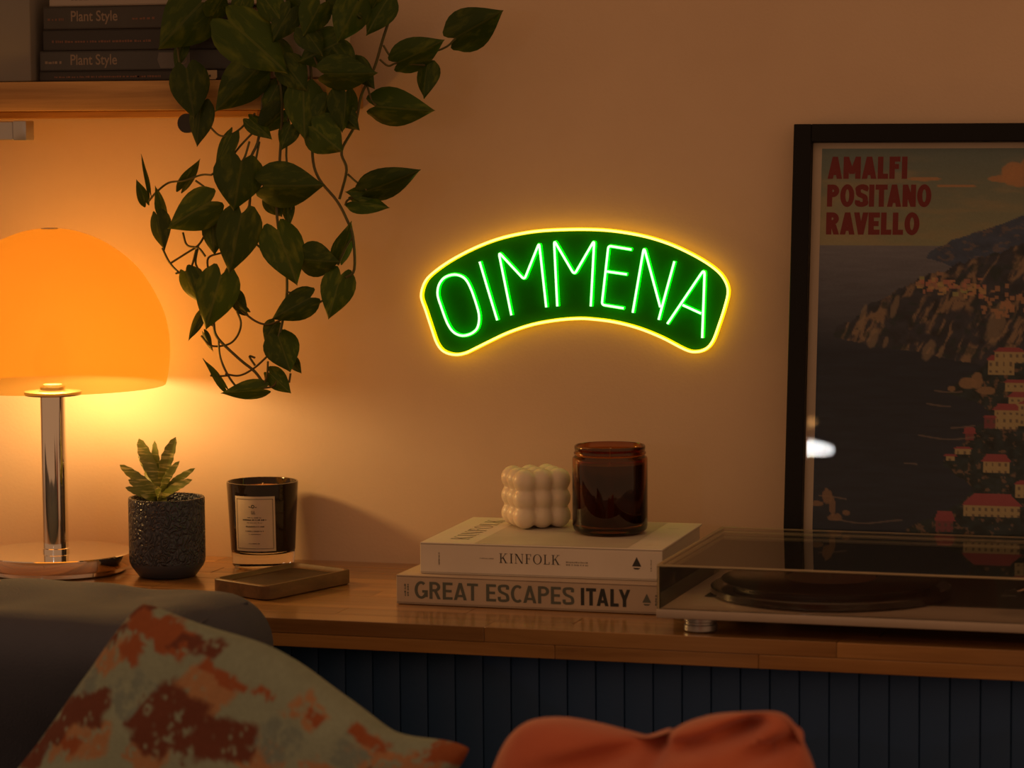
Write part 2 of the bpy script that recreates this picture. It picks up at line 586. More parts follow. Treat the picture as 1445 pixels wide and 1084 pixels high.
obj('bulb', lathe([(0, bz - .020), (.012, bz - .017), (.021, bz - .006), (.023, bz + .006), (.018, bz + .022), (.012, bz + .036), (.012, bz + .045), (0, bz + .045)],
                  (LX, LY, Z0), 32), M['bulb'], lamp, 60)
obj('bulb_socket', lathe([(0, .2170), (.011, .2170), (.011, bz - .0205), (0, bz - .0205)], (LX, LY, Z0), 24), M['steel'], lamp, 40)
ld = bpy.data.lights.new('bulb_light', 'POINT')
ld.energy = BULB_W; ld.color = BULB_COL; ld.shadow_soft_size = .022
lo = bpy.data.objects.new('bulb_light', ld); COL.objects.link(lo)
lo.parent = lamp; lo.location = (0, 0, bz)

# ================================================================== SUCCULENT POT
PX, PY = -1.4575, -.162
pot = thing('potted_succulent', (PX, PY, Z0), 'small spiky succulent in a textured slate grey pot beside the lamp', 'potted plant')
m, nt, b, N, L = new_mat('embossed_glaze')
b.inputs['Base Color'].default_value = (.050, .065, .105, 1); b.inputs['Roughness'].default_value = .36
tc = N.new('ShaderNodeTexCoord'); mp = N.new('ShaderNodeMapping'); mp.inputs['Scale'].default_value = (1, 1, .75)
L.new(tc.outputs['Object'], mp.inputs['Vector'])
v1 = N.new('ShaderNodeTexVoronoi'); v1.feature = 'DISTANCE_TO_EDGE'; v1.inputs['Scale'].default_value = 150
n1 = N.new('ShaderNodeTexNoise'); n1.inputs['Scale'].default_value = 60
ad = N.new('ShaderNodeMixRGB'); ad.inputs[0].default_value = .03
L.new(mp.outputs[0], n1.inputs['Vector']); L.new(mp.outputs[0], ad.inputs[1]); L.new(n1.outputs['Color'], ad.inputs[2])
L.new(ad.outputs[0], v1.inputs['Vector'])
cr = N.new('ShaderNodeValToRGB'); cr.color_ramp.elements[0].position = .02; cr.color_ramp.elements[1].position = .28
L.new(v1.outputs['Distance'], cr.inputs['Fac'])
sx_ = N.new('ShaderNodeSeparateXYZ'); L.new(tc.outputs['Object'], sx_.inputs[0])
gt = N.new('ShaderNodeMath'); gt.operation = 'GREATER_THAN'; gt.inputs[1].default_value = .0175; L.new(sx_.outputs['Z'], gt.inputs[0])
mu = N.new('ShaderNodeMath'); mu.operation = 'MULTIPLY'; L.new(gt.outputs[0], mu.inputs[0]); L.new(cr.outputs['Color'], mu.inputs[1])
bp = N.new('ShaderNodeBump'); bp.inputs['Strength'].default_value = .9; bp.inputs['Distance'].default_value = .003
L.new(mu.outputs[0], bp.inputs['Height']); L.new(bp.outputs['Normal'], b.inputs['Normal'])
b.inputs['Specular IOR Level'].default_value = .4
M['pot'] = m
PR = .0452
obj('pot', lathe([(0, .0005), (.032, .0005), (.034, .001), (.0425, .0125), (.0445, .017), (PR, .022), (PR, .0925), (.0446, .0940), (.0420, .0940),
                  (.0413, .0925), (.0408, .072), (0, .072)], (PX, PY, Z0), 72), M['pot'], pot, 40)
M['soil'] = pmat('gritty_soil', (.07, .045, .025), .9, col2=(.16, .11, .06), nscale=250, bump=1, bscale=500)
obj('soil', lathe([(0, .086), (.02, .0855), (.0405, .083), (.0405, .078), (0, .078)], (PX, PY, Z0), 40), M['soil'], pot, 60)
m, nt, b, N, L = new_mat('banded_succulent_leaf')
tc = N.new('ShaderNodeTexCoord'); wv = N.new('ShaderNodeTexNoise'); wv.inputs['Scale'].default_value = 90; wv.inputs['Detail'].default_value = 3
mp = N.new('ShaderNodeMapping'); mp.inputs['Scale'].default_value = (.5, .5, 4.5)
L.new(tc.outputs['Object'], mp.inputs['Vector']); L.new(mp.outputs[0], wv.inputs['Vector'])
cr = N.new('ShaderNodeValToRGB')
cr.color_ramp.elements[0].position = .52; cr.color_ramp.elements[0].color = (.15, .19, .030, 1)
cr.color_ramp.elements[1].position = .68; cr.color_ramp.elements[1].color = (.48, .46, .16, 1)
L.new(wv.outputs['Fac'], cr.inputs['Fac']); L.new(cr.outputs['Color'], b.inputs['Base Color'])
b.inputs['Roughness'].default_value = .4
M['succ'] = m


def succulent_leaf(base, tip, width, bow, thick, saw=.0):
    """tapered channelled leaf with small teeth along its margins."""
    B, T = Vector(base), Vector(tip)
    d = T - B; ln = d.length; ex = d.normalized()
    n = Vector((0, -1, .35)); n = (n - ex * n.dot(ex)).normalized()
    w = ex.cross(n)
    V, Fc = [], []
    rows_ = 13; ring = 8
    for i in range(rows_):
        t = i / (rows_ - 1)
        wd = width * (math.sin(math.pi * min(t * .75 + .27, 1)) ** .8 if t < 1 else 0) * (1 - .25 * t)
        wd = width * ((1 - t) ** .60) * (.42 + 1.35 * t) if t < 1 else 0.0002
        if i % 2: wd *= 1 + saw
        c = B + d * t + n * (bow * math.sin(math.pi * t))
        for k in range(ring):
            a = 2 * math.pi * k / ring
            V.append(c + w * (math.cos(a) * wd) + n * (math.sin(a) * thick * (1 - t * .8) * (.35 if math.sin(a) > 0 else 1) - abs(math.cos(a)) * -wd * .25))
    for i in range(rows_ - 1):
        for k in range(ring):
            k2 = (k + 1) % ring
            Fc.append((i * ring + k, i * ring + k2, (i + 1) * ring + k2, (i + 1) * ring + k))
    Fc.append(tuple(range(ring)))
    Fc.append(tuple((rows_ - 1) * ring + k for k in range(ring)))
    return V, Fc


obj('stem', lathe([(0, .084), (.0065, .084), (.0055, .098), (.003, .106), (0, .108)], (PX - .006, PY, Z0), 12), M['succ'], pot, 60)
# tips measured in the photograph: (px, py, depth offset, half width)
SL = [(196, 619, .004, .0085), (248, 617, -.004, .0085), (218, 622, .012, .005), (169, 656, -.006, .0062), (253, 651, -.014, .0055),
      (275, 661, .006, .0048), (181, 677, -.02, .006), (271, 677, -.018, .0058), (177, 688, -.028, .0052), (262, 668, .024, .005),
      (205, 664, .028, .005), (236, 640, .022, .005), (228, 690, -.034, .0062), (198, 697, -.03, .005), (195, 643, .02, .003)]
for px, py, dy, wd in SL:
    tip = at(px, py, PY + dy)
    basep = Vector((PX - .006 + (tip.x - PX) * .05, PY + dy * .15, Z0 + .086 + max(0, (tip.z - Z0 - .09)) * .30))
    obj('leaf', succulent_leaf(basep, tip, wd * 1.25, .004, .0038, .16), M['succ'], pot, 50)

# ================================================================== DARK GLASS CANDLE WITH LABEL
CX, CY = -1.3745, -.064
can = thing('label_candle', (CX, CY, Z0), 'dark glass candle with a cream paper label and clear thick base', 'candle')
m, nt, b, N, L = new_mat('clear_glass')
b.inputs['Base Color'].default_value = (1, .95, .85, 1); b.inputs['Roughness'].default_value = .02
b.inputs['Transmission Weight'].default_value = 1; b.inputs['IOR'].default_value = 1.48
M['glass'] = m
M['smoke'] = pmat('smoked_glass', (.014, .009, .007), .06, Specular_IOR_Level=.35)
obj('glass_base', lathe([(0, .0006), (.034, .0006), (.0372, .003), (.0385, .020), (.0388, .0215), (.030, .0185), (0, .0175)], (CX, CY, Z0), 64), M['glass'], can, 40)
obj('tumbler', lathe([(0, .0178), (.030, .0188), (.0389, .0218), (.0408, .06), (.0432, .1025), (.0428, .1038), (.0412, .1040), (.0405, .1030),
                      (.0392, .07), (.0385, .03), (0, .03)], (CX, CY, Z0), 72), M['smoke'], can, 40)
obj('wax', lathe([(0, .0945), (.036, .0943), (.0402, .0953), (.0402, .090), (0, .090)], (CX, CY, Z0), 48), M['wax'], can, 40)
obj('wick', tube([(CX, CY, Z0 + .094), (CX + .0003, CY, Z0 + .0985), (CX + .001, CY, Z0 + .1015)], .0008, 6), M['wick'], can)


def wrap(v2, zc, ac, rfun, fs, lift=.0004, c=(CX, CY)):
    """wrap a flat 2D piece round the tumbler; x is arc length, y height."""
    V = []
    for x_, y_ in v2:
        z_ = zc + y_; r_ = rfun(z_) + lift
        a_ = ac + x_ / r_
        V.append(Vector((c[0] + r_ * math.cos(a_), c[1] + r_ * math.sin(a_), Z0 + z_)))
    return V, fs


rf = lambda z: np.interp(z, [.0218, .06, .1025], [.0389, .0408, .0432])
view = math.atan2(CAM.y - CY, CAM.x - CX)
la = view - .26
g2 = []
lw, lh = .0520, .0665
nx = 16
gv = [((i / nx - .5) * lw, j * lh) for j in (0, 1) for i in range(nx + 1)]
gf = [(i, i + 1, nx + 2 + i, nx + 1 + i) for i in range(nx)]
M['label'] = pmat('label_paper', (.62, .52, .42), .6, col2=(.58, .48, .38), nscale=30)
lab = obj('label', wrap(gv, .0235, la, rf, gf, .0003), M['label'], can, 60)
Q = []


def strip(x0, x1, y0, y1, n=12):
    for i in range(n):
        a0 = x0 + (x1 - x0) * i / n; a1 = x0 + (x1 - x0) * (i + 1) / n
        Q.append([(a0, y0), (a1, y0), (a1, y1), (a0, y1)])


bx = .0235; t_ = .0005
strip(-bx, bx, .003, .003 + t_); strip(-bx, bx, .0630, .0630 + t_); strip(-bx, -bx + t_, .003, .0635, 1); strip(bx - t_, bx, .003, .0635, 1)
rr = random.Random(3)
for (cy, hw, hh) in ((.0445 - .004, .008, .0008), (.0375, .0145, .0014), (.0345, .009, .0006), (.0295, .0105, .0011), (.0240, .0110, .0011), (.0205, .007, .0006), (.0090, .007, .0010)):
    x_ = -hw
    while x_ < hw:
        l_ = rr.uniform(.0008, .002)
        Q.append([(x_, cy), (x_ + l_, cy), (x_ + l_, cy + hh * rr.uniform(.7, 1.2)), (x_, cy + hh)])
        x_ += l_ + rr.choice([.0003, .0004, .0012])
for k in range(10):
    a = 2 * math.pi * k / 10; a2 = 2 * math.pi * (k + 1) / 10
    Q.append([(.0012 * math.cos(a) - .001, .0545 + .0012 * math.sin(a)), (.0012 * math.cos(a2) - .001, .0545 + .0012 * math.sin(a2)),
              (.0022 * math.cos(a2) - .001, .0545 + .0022 * math.sin(a2)), (.0022 * math.cos(a) - .001, .0545 + .0022 * math.sin(a))])
Q.append([(-.0065, .0538), (-.0035, .0528), (-.0035, .0537), (-.0062, .0547)]); Q.append([(.0018, .0530), (.0040, .0533), (.0040, .0540), (.0018, .0540)])
for k in range(4): Q.append([(-.003 + k * .0014, .0450), (-.0024 + k * .0014, .0450), (-.0030 + k * .0012, .0495), (-.0034 + k * .0012, .0495)])
v2, f2 = quads2d(Q)
obj('label_print', wrap(v2, .0235, la, rf, f2, .0006), M['ink'], lab, 0)

# ================================================================== WOODEN TRAY
M['tray'] = wood_mat('dark_tray_wood', (.070, .036, .015), (.16, .085, .036), 1, 1.2, .05, .55)
c4 = [Vector((-1.356, -.272, 0)), Vector((-1.272, -.314, 0)), Vector((-1.2225, -.166, 0)), Vector((-1.309, -.128, 0))]


def round_poly(pts, r, n=6):
    out = []
    k = len(pts)
    for i in range(k):
        p0, p1, p2 = pts[i - 1], pts[i], pts[(i + 1) % k]
        a = p1 + (p0 - p1).normalized() * r; b_ = p1 + (p2 - p1).normalized() * r
        for j in range(n + 1):
            t = j / n
            out.append(a * (1 - t) ** 2 + p1 * 2 * t * (1 - t) + b_ * t * t)
    return out


def inset(pts, c, k):
    return [c + (p - c) * k for p in pts]


cc = sum(c4, Vector()) / 4
ol = round_poly(c4, .012)
TZ = Z0 + .0006
loops = [(1.0 - .02, .0), (1.0, .001), (1.0, .0155), (.985, .0165), (.93, .0165), (.90, .013), (.86, .0112), (.5, .0108)]
V, Fc = [], []
nP = len(ol)
for k, z in loops:
    for p in inset(ol, cc, k): V.append(Vector((p.x, p.y, TZ + z)))
for i in range(len(loops) - 1):
    for j in range(nP):
        j2 = (j + 1) % nP
        Fc.append((i * nP + j, i * nP + j2, (i + 1) * nP + j2, (i + 1) * nP + j))
Fc.append(tuple(range(nP))[::-1]); Fc.append(tuple((len(loops) - 1) * nP + j for j in range(nP)))
dish = [Vector((p.x, p.y, TZ + .0114)) for p in inset(ol, cc, .865)]
tray = obj('wooden_tray', (V, Fc), M['tray'], None, 40)
M['dish'] = pmat('dark_resin', (.014, .008, .005), .5, col2=(.045, .024, .011), nscale=40, Specular_IOR_Level=.3)
obj('dish_bottom', (dish + [v - Vector((0, 0, .0002)) for v in dish], [tuple(range(nP)), tuple(range(2 * nP - 1, nP - 1, -1))]), M['dish'], tray, 0)
tag(tray, 'small dark wooden dish tray in front of the dark candle', 'tray')


# ================================================================== BOOKS ON THE WORKTOP
def book(name, label, group, FL, rot, w, d, h, z, cover, cat='book', overhang=.0025, cth=.0028):
    """hardback lying flat, spine towards -y. FL: spine-left corner on plan."""
    e1 = Vector((math.cos(rot), math.sin(rot), 0)); e2 = Vector((-math.sin(rot), math.cos(rot), 0))
    Mx = Matrix(((e1.x, e2.x, 0, FL[0]), (e1.y, e2.y, 0, FL[1]), (0, 0, 1, z), (0, 0, 0, 1)))
    t = thing(name, tuple(Mx @ Vector((w / 2, d / 2, 0))), label, cat, group)
    cov = join(box(0, w, 0, d, 0, cth, .0006, 1), box(0, w, 0, d, h - cth, h, .0006, 1), box(0, w, 0, .003, .0005, h - .0005, .0006, 1))
    obj('cover', xf(cov, Mx), cover, t, 30)
    obj('pages', xf(box(overhang, w - overhang, .003, d - overhang, cth, h - cth), Mx), M['paper'], t, 0)
    spine = (Mx @ Vector((0, -.0002, 0)), e1, Vector((0, 0, 1)))
    top = (Mx @ Vector((0, 0, h + .0002)), e1, e2)
    return t, spine, top


def on(frame, x, y):
    return (frame[0] + frame[1] * x + frame[2] * y, frame[1], frame[2])


def rotf(frame, x, y, q=1):
    """frame rotated by q quarter turns"""
    o = frame[0] + frame[1] * x + frame[2] * y
    ex, ey = frame[1], frame[2]
    for _ in range(q % 4): ex, ey = ey, -ex
    return (o, ex, ey)


# lower book
GH = .0326
gb, gs, gt_ = book('travel_book', 'thick beige book under the cream book, big grey capitals on its spine', 'books stacked on the worktop',
                   (-1.1245, -.2940), -.0005, .318, .235, GH, Z0 + .0006, M['beige'])
v2, f2 = block_text('GREAT ESCAPES', .0192, .1845, .165, 1, .085)
k = 1
obj('spine_title', place2d([(x * k, y) for x, y in v2], f2, on(gs, .0215, .0068), 1.5e-5), M['ink_green'], gb, 0)
v2, f2 = block_text('ITALY', .0192, .0560, .20, 1, .10)
k = 1
obj('spine_title', place2d([(x * k, y) for x, y in v2], f2, on(gs, .2135, .0068), 1.5e-5), M['ink_black'], gb, 0)


def triangle_mark(s):
    return quads2d([[(0, 0), (s, 0), (s * .5, s)], [(s * .1, -.15 * s), (s * .9, -.15 * s), (s * .7, -.32 * s), (s * .3, -.32 * s)]])


v2, f2 = triangle_mark(.0100)
obj('spine_mark', place2d(v2, f2, on(gs, .283, .0125)), M['ink_green'], gb, 0)
v2, f2 = fine_print(.014, .0065, 2, 4)
obj('spine_small_print', place2d(v2, f2, rotf(gs, .0145, .009, 1)), M['ink_green'], gb, 0)
v2, f2 = fine_print(.012, .003, 1, 6)
obj('spine_small_print', place2d(v2, f2, rotf(gs, .299, .0095, 1)), M['ink_green'], gb, 0)

# upper book
KZ = Z0 + .0006 + GH + .0004
KH = .0350
kb, ks, kt = book('cookbook', 'cream white book on top of the stack, small serif capitals on its spine', 'books stacked on the worktop',
                  (-1.1005, -.2810), .034, .2760, .217, KH, KZ, M['cream'])


def serif(s, cap):
    """roman capitals drawn with thick and thin strokes and slab serifs (K I N F O L)."""
    t, th, sf = .13, .05, .045
    Q = []; x = 0

    def R(x0, y0, x1, y1): Q.append([(x + x0, y0), (x + x1, y0), (x + x1, y1), (x + x0, y1)])

    def D(x0, y0, x1, y1, w): Q.append([(x + x0 - w / 2, y0), (x + x0 + w / 2, y0), (x + x1 + w / 2, y1), (x + x1 - w / 2, y1)])
    for ch in s:
        if ch == 'K':
            R(.10, 0, .10 + t, 1); R(0, 0, .33, sf); R(0, 1 - sf, .33, 1)
            D(.24, .42, .70, 1, .07); D(.74, 0, .37, .62, .15); R(.56, 1 - sf, .86, 1); R(.58, 0, .92, sf); adv = .92
        elif ch == 'I':
            R(.10, 0, .10 + t, 1); R(0, 0, .33, sf); R(0, 1 - sf, .33, 1); adv = .33
        elif ch == 'N':
            R(.10, 0, .10 + th, 1); R(0, 0, .26, sf); R(-.02, 1 - sf, .18, 1); D(.80, 0, .15, 1, .15); R(.80, 0, .80 + th, 1); R(.68, 1 - sf, .96, 1); adv = .94
        elif ch == 'F':
            R(.10, 0, .10 + t, 1); R(0, 0, .35, sf); R(0, 1 - th, .62, 1); R(.56, .76, .62, 1); R(.22, .49, .48, .49 + th); R(.44, .40, .48, .64); adv = .64
        elif ch == 'L':
            R(.10, 0, .10 + t, 1); R(0, 1 - sf, .33, 1); R(0, 0, .64, th); R(.58, 0, .64, .27); adv = .66
        elif ch == 'O':
            n = 28
            for i in range(n):
                a, a2 = 2 * math.pi * i / n, 2 * math.pi * (i + 1) / n
                o_ = lambda q: (x + .46 + .46 * math.cos(q), .5 + .52 * math.sin(q)); i_ = lambda q: (x + .46 + .33 * math.cos(q), .5 + .475 * math.sin(q))
                Q.append([o_(a), o_(a2), i_(a2), i_(a)])
            adv = .92
        x += adv + .20
    v, f = quads2d(Q)
    return [(p[0] * cap, p[1] * cap) for p in v], f, (x - .20) * cap


v2, f2, wd = serif('KINFOLK', .0108)
k = .0695 / wd
obj('spine_title', place2d([(x * k, y) for x, y in v2], f2, on(ks, .0915, .0145), 1.5e-5), M['ink'], kb, 0)
v2, f2 = fine_print(.0165, .0022, 1, 1); obj('spine_small_print', place2d(v2, f2, on(ks, .069, .0185)), M['ink_soft'], kb, 0)
v2, f2 = fine_print(.0250, .0058, 2, 2); obj('spine_small_print', place2d(v2, f2, on(ks, .1675, .0140)), M['ink_soft'], kb, 0)
v2, f2 = fine_print(.0145, .0020, 1, 3); obj('spine_small_print', place2d(v2, f2, rotf(ks, .0225, .0105, 1)), M['ink'], kb, 0)
v2, f2 = triangle_mark(.0105); obj('spine_mark', place2d(v2, f2, on(ks, .2420, .0155)), M['ink'], kb, 0)
v2, f2 = fine_print(.0140, .0022, 1, 5); obj('spine_small_print', place2d(v2, f2, rotf(ks, .2640, .0105, 1)), M['ink_soft'], kb, 0)
# printed front cover: a slightly darker picture panel and a sideways serif title
M['panel'] = pmat('cover_photo_print', (.60, .55, .47), .5, col2=(.50, .44, .37), nscale=9)
obj('cover_picture', place2d([(.062, .003), (.236, .003), (.236, .214), (.062, .214)], [(0, 1, 2, 3)], kt), M['panel'], kb, 0)
v2, f2, wd = serif('KINFOLK', .021)
k = .165 / wd
obj('cover_title', place2d([(x * k, y) for x, y in v2], f2, rotf((kt[0] + Vector((0, 0, .0001)), kt[1], kt[2]), .047, .030, 1), 1.5e-5), M['ink_soft'], kb, 0)
v2, f2 = fine_print(.008, .002, 1, 8); obj('cover_small_print', place2d(v2, f2, on(kt, .250, .030)), M['ink_soft'], kb, 0)
v2, f2 = fine_print(.014, .003, 1, 9); obj('cover_small_print', place2d(v2, f2, on(kt, .247, .165)), M['ink_soft'], kb, 0)
BOOKTOP = KZ + KH + .0004

# ================================================================== BUBBLE CANDLE
s_, r_ = .0206, .0139
V, Fc = [], []
BC = Vector((-1.0125, -.1235, BOOKTOP + r_ + s_ + .0001))
Rz = Matrix.Rotation(math.radians(36), 3, 'Z')
bmS = bmesh.new()
for i in (-1, 0, 1):
    for j in (-1, 0, 1):
        for k in (-1, 0, 1):
            if i == j == k == 0: continue
            q = BC + Rz @ Vector((i * s_, j * s_, k * s_))
            bmesh.ops.create_icosphere(bmS, subdivisions=4, radius=r_, matrix=Matrix.Translation(q))
q = BC
bmesh.ops.create_cube(bmS, size=2 * s_, matrix=Matrix.Translation(q) @ Rz.to_4x4())
bmS.verts.index_update()
g = [v.co.copy() for v in bmS.verts], [tuple(v.index for v in f.verts) for f in bmS.faces]
bmS.free()
bub = obj('bubble_candle', g, M['bubble_wax'], None, 80)
rm = bub.modifiers.new('remesh', 'REMESH'); rm.mode = 'VOXEL'; rm.voxel_size = .0013; rm.use_smooth_shade = True
sm = bub.modifiers.new('smooth', 'SMOOTH'); sm.factor = .5; sm.iterations = 9
tag(bub, 'ivory cube candle made of round wax bubbles on the cream book', 'candle')

# ================================================================== AMBER JAR CANDLE
AX, AY = -.9150, -.1560
jar = thing('amber_candle', (AX, AY, BOOKTOP), 'brown amber glass jar candle standing on the cream book', 'candle')
m, nt, b, N, L = new_mat('amber_glass')
b.inputs['Base Color'].default_value = (.44, .155, .030, 1); b.inputs['Roughness'].default_value = .02
b.inputs['Transmission Weight'].default_value = 1; b.inputs['IOR'].default_value = 1.5
M['amber'] = m
R1 = .0428
outp = [(0, .0010), (.034, .0004), (.0385, .0014), (.0418, .005), (R1, .0095), (R1, .084), (.0422, .0865), (.0402, .0878), (.0398, .0890), (.0410, .0903), (.0410, .0920),
        (.0400, .0930), (.0398, .0942), (.0402, .0952), (.0404, .0985), (.0398, .0998), (.0386, .1000)]
inp = [(.0376, .0990), (.0374, .0890), (.0395, .0840), (.0402, .0800), (.0402, .0120), (.036, .0075), (0, .0070)]
obj('glass_jar', lathe(outp + inp, (AX, AY, BOOKTOP), 72), M['amber'], jar, 50)
M['jar_wax'] = pmat('brown_wax', (.10, .040, .016), .5)
obj('wax', lathe([(0, .0078), (.0350, .0082), (.0392, .0125), (.0392, .0795), (.036, .0785), (0, .0780)], (AX, AY, BOOKTOP), 48), M['jar_wax'], jar, 50)
obj('wick', tube([(AX, AY, BOOKTOP + .0775), (AX, AY, BOOKTOP + .090), (AX + .001, AY, BOOKTOP + .0965)], .0009, 6), M['wick'], jar)

# ================================================================== NEON SIGN
SY = -.0115
sign = thing('neon_sign', at(813, 452, 0), 'curved neon sign with green letters inside a yellow outline', 'sign')


def S(cx, cy, Y=SY):
    return at(570 + cx / 3.0104, 300 + cy / 3.0104, Y)


OUT = [(78, 355), (92, 298), (126, 258), (200, 205), (300, 152), (400, 113), (500, 89), (600, 76), (735, 71), (850, 74), (950, 86), (1050, 107), (1150, 141), (1250, 190),
       (1322, 237), (1362, 280), (1380, 332), (1366, 400), (1340, 480), (1315, 545), (1285, 579), (1240, 591), (1195, 580), (1100, 531), (1000, 491), (900, 465), (800, 452),
       (735, 450), (650, 457), (550, 475), (450, 508), (370, 545), (300, 580), (262, 597), (220, 603), (175, 590), (145, 555), (120, 485), (97, 415)]
M['board'] = pmat('green_glow_acrylic', (.010, .14, .0008), .6, col2=(.011, .15, .001), nscale=5, Specular_IOR_Level=.05)  # dark acrylic panel, the green glow of the neon put into its colour
# backing panel
pts = spline([(735 + (x - 735) * .994, 340 + (y - 340) * .988, 0) for x, y in OUT], 3, True)
front = [S(p.x, p.y, -.0072) for p in pts]
n = len(front)
geo = front + [p + Vector((0, .003, 0)) for p in front]
fcs = [tuple(range(n)), tuple(range(2 * n - 1, n - 1, -1))] + [(i, (i + 1) % n, n + (i + 1) % n, n + i) for i in range(n)]
obj('backing_panel', (geo, fcs), M['board'], sign, 30)
M['y_body'] = emit_mat('yellow_neon_sleeve', (1.0, .55, .0005), 1.8)
M['y_core'] = emit_mat('yellow_neon_core', (1.0, .84, .26), 1.5)
M['g_body'] = emit_mat('green_neon_sleeve', (.0, 1.0, .004), 1.7)
M['g_core'] = emit_mat('green_neon_core', (.72, 1.0, .78), 1.1)


def neon_pair(name, P, closed, body, core, parent, r, deep):
    """flexible neon strip: a deep glowing sleeve with a thin bright core along its front edge."""
    o = obj(name, tube(P, r, 12, closed, sx=deep / r), body, parent, 60)
    C_ = [p + Vector((0, -deep * .86, 0)) for p in P]
    return o, C_


def neon(name, path, closed, body, core, r=.0022, deep=.0042, Y=None):
    P = [S(x, y, SY if Y is None else Y) for x, y in path]
    o, C_ = neon_pair(name, P, closed, body, core, sign, r, deep)
    obj('glowing_core', tube(C_, r * .62, 8, closed), core, o, 60)
    return o


def bar(name, path, parent):
    P = [S(x, y, SY) for x, y in path]
    o, C_ = neon_pair(name, P, False, M['g_body'], M['g_core'], parent, GR, .0042)
    obj(name, tube(C_, GR * .62, 8), M['g_core'], parent, 60)


def sm(pts, closed=False, per=4): return [(p.x, p.y) for p in spline([(x, y, 0) for x, y in pts], per, closed)]


def poly_round(pts, r=10):
    """polyline with small rounded bends"""
    P = [Vector((x, y, 0)) for x, y in pts]
    out = [P[0]]
    for i in range(1, len(P) - 1):
        a = P[i] + (P[i - 1] - P[i]).normalized() * r; c = P[i] + (P[i + 1] - P[i]).normalized() * r
        for j in range(6):
            t = j / 5
            out.append(a * (1 - t) ** 2 + P[i] * 2 * t * (1 - t) + c * t * t)
    out.append(P[-1])
    return [(p.x, p.y) for p in out]


neon('outline_tube', sm(OUT, True), True, M['y_body'], M['y_core'], .0021, .0058, -.0087)
GR = .0022
Oo = [(147, 350), (152, 308), (176, 276), (218, 263), (258, 276), (284, 314), (310, 385), (323, 440), (316, 488), (288, 514), (248, 522), (212, 505), (186, 465), (161, 397)]
neon('letter_tube', sm(Oo, True), True, M['g_body'], M['g_core'], GR)
neon('letter_tube', poly_round([(325, 208), (362, 332), (400, 457)]), False, M['g_body'], M['g_core'], GR)
neon('letter_tube', poly_round([(460, 436), (406, 168), (515, 285), (578, 128), (608, 402)], 16), False, M['g_body'], M['g_core'], GR)
neon('letter_tube', poly_round([(655, 398), (641, 117), (727, 264), (812, 117), (797, 398)], 18), False, M['g_body'], M['g_core'], GR)
eo = neon('letter_tube', poly_round([(970, 157), (872, 141), (844, 391), (937, 406)], 12), False, M['g_body'], M['g_core'], GR)
bar('crossbar_tube', ((866, 250), (908, 256), (950, 262)), eo)
no = neon('letter_tube', poly_round([(975, 425), (1023, 145), (1092, 402)], 22), False, M['g_body'], M['g_core'], GR)
bar('stroke_tube', ((1152, 207), (1118, 331), (1085, 455)), no)
ao = neon('letter_tube', poly_round([(1122, 472), (1281, 236), (1270, 532)], 30), False, M['g_body'], M['g_core'], GR)
bar('crossbar_tube', ((1187, 392), (1226, 410), (1265, 428)), ao)
for (x, y) in ((150, 480), (1310, 470), (735, 110), (735, 415)):
    p = S(x, y, 0)
    obj('standoff', tube([p + Vector((0, -.0002, 0)), p + Vector((0, -.0041, 0))], .005, 12, up=Vector((0, 0, 1))), M['steel'], sign, 40)

# ================================================================== FRAMED POSTER
FXL, FW = -.7310, .44
FTOP = .5235
LEAN = math.atan2(.064, FTOP)
pos = thing('framed_poster', (FXL + FW / 2, -.08, Z0), 'black framed coastal travel poster leaning on the wall behind the turntable', 'framed poster')
fo = Vector((FXL, -.0680, Z0 + .0012))          # back lower edge, leaning: y grows towards the wall with height
fx = Vector((1, 0, 0)); fz = Vector((0, math.sin(LEAN), math.cos(LEAN))); fn = Vector((0, -math.cos(LEAN), math.sin(LEAN)))
FH = FTOP / math.cos(LEAN) + .002


def fbox(x0, x1, z0, z1, n0, n1, bev=.0008):
    g = box(x0, x1, z0, z1, n0, n1, bev, 1)
    return [fo + fx * v.x + fz * v.y + fn * v.z for v in g[0]], g[1]


BW = .0205
for a in ((0, BW, 0, FH), (FW - BW, FW, 0, FH), (BW, FW - BW, 0, BW), (BW, FW - BW, FH - BW, FH)):
    obj('frame_rail', fbox(*a, 0, .020), M['black_frame'], pos, 30)
obj('backing_board', fbox(BW, FW - BW, BW, FH - BW, .003, .006, 0), M['black'], pos, 0)
M['mat_paper'] = pmat('poster_paper', (.60, .51, .42), .8, col2=(.57, .48, .39), nscale=10, Specular_IOR_Level=.1)
obj('poster_sheet', fbox(BW - .002, FW - BW + .002, BW - .002, FH - BW + .002, .0062, .0070, 0), M['mat_paper'], pos, 0)


# --- printed picture: coloured grid, colours chosen from the photograph's poster under its own dim light
def lin(c):
    c = np.asarray(c, float) / 255
    return np.where(c <= .04045, c / 12.92, ((c + .055) / 1.055) ** 2.4)


MATREF = lin((104, 66, 41)); MATALB = np.array((.64, .54, .44))


def alb(c): return np.clip(lin(c) / MATREF * MATALB, .004, .85)


def vnoise(x, y, seed):
    xi = np.floor(x).astype(int); yi = np.floor(y).astype(int)
    fx_ = x - xi; fy_ = y - yi
    fx_ = fx_ * fx_ * (3 - 2 * fx_); fy_ = fy_ * fy_ * (3 - 2 * fy_)

    def h(a, b_):
        n_ = (a * 374761393 + b_ * 668265263 + seed * 1442695041) & 0x7fffffff
        n_ = ((n_ ^ (n_ >> 13)) * 1274126177) & 0x7fffffff
        return ((n_ ^ (n_ >> 16)) & 0xffff) / 65535.0
    return (h(xi, yi) * (1 - fx_) + h(xi + 1, yi) * fx_) * (1 - fy_) + (h(xi, yi + 1) * (1 - fx_) + h(xi + 1, yi + 1) * fx_) * fy_


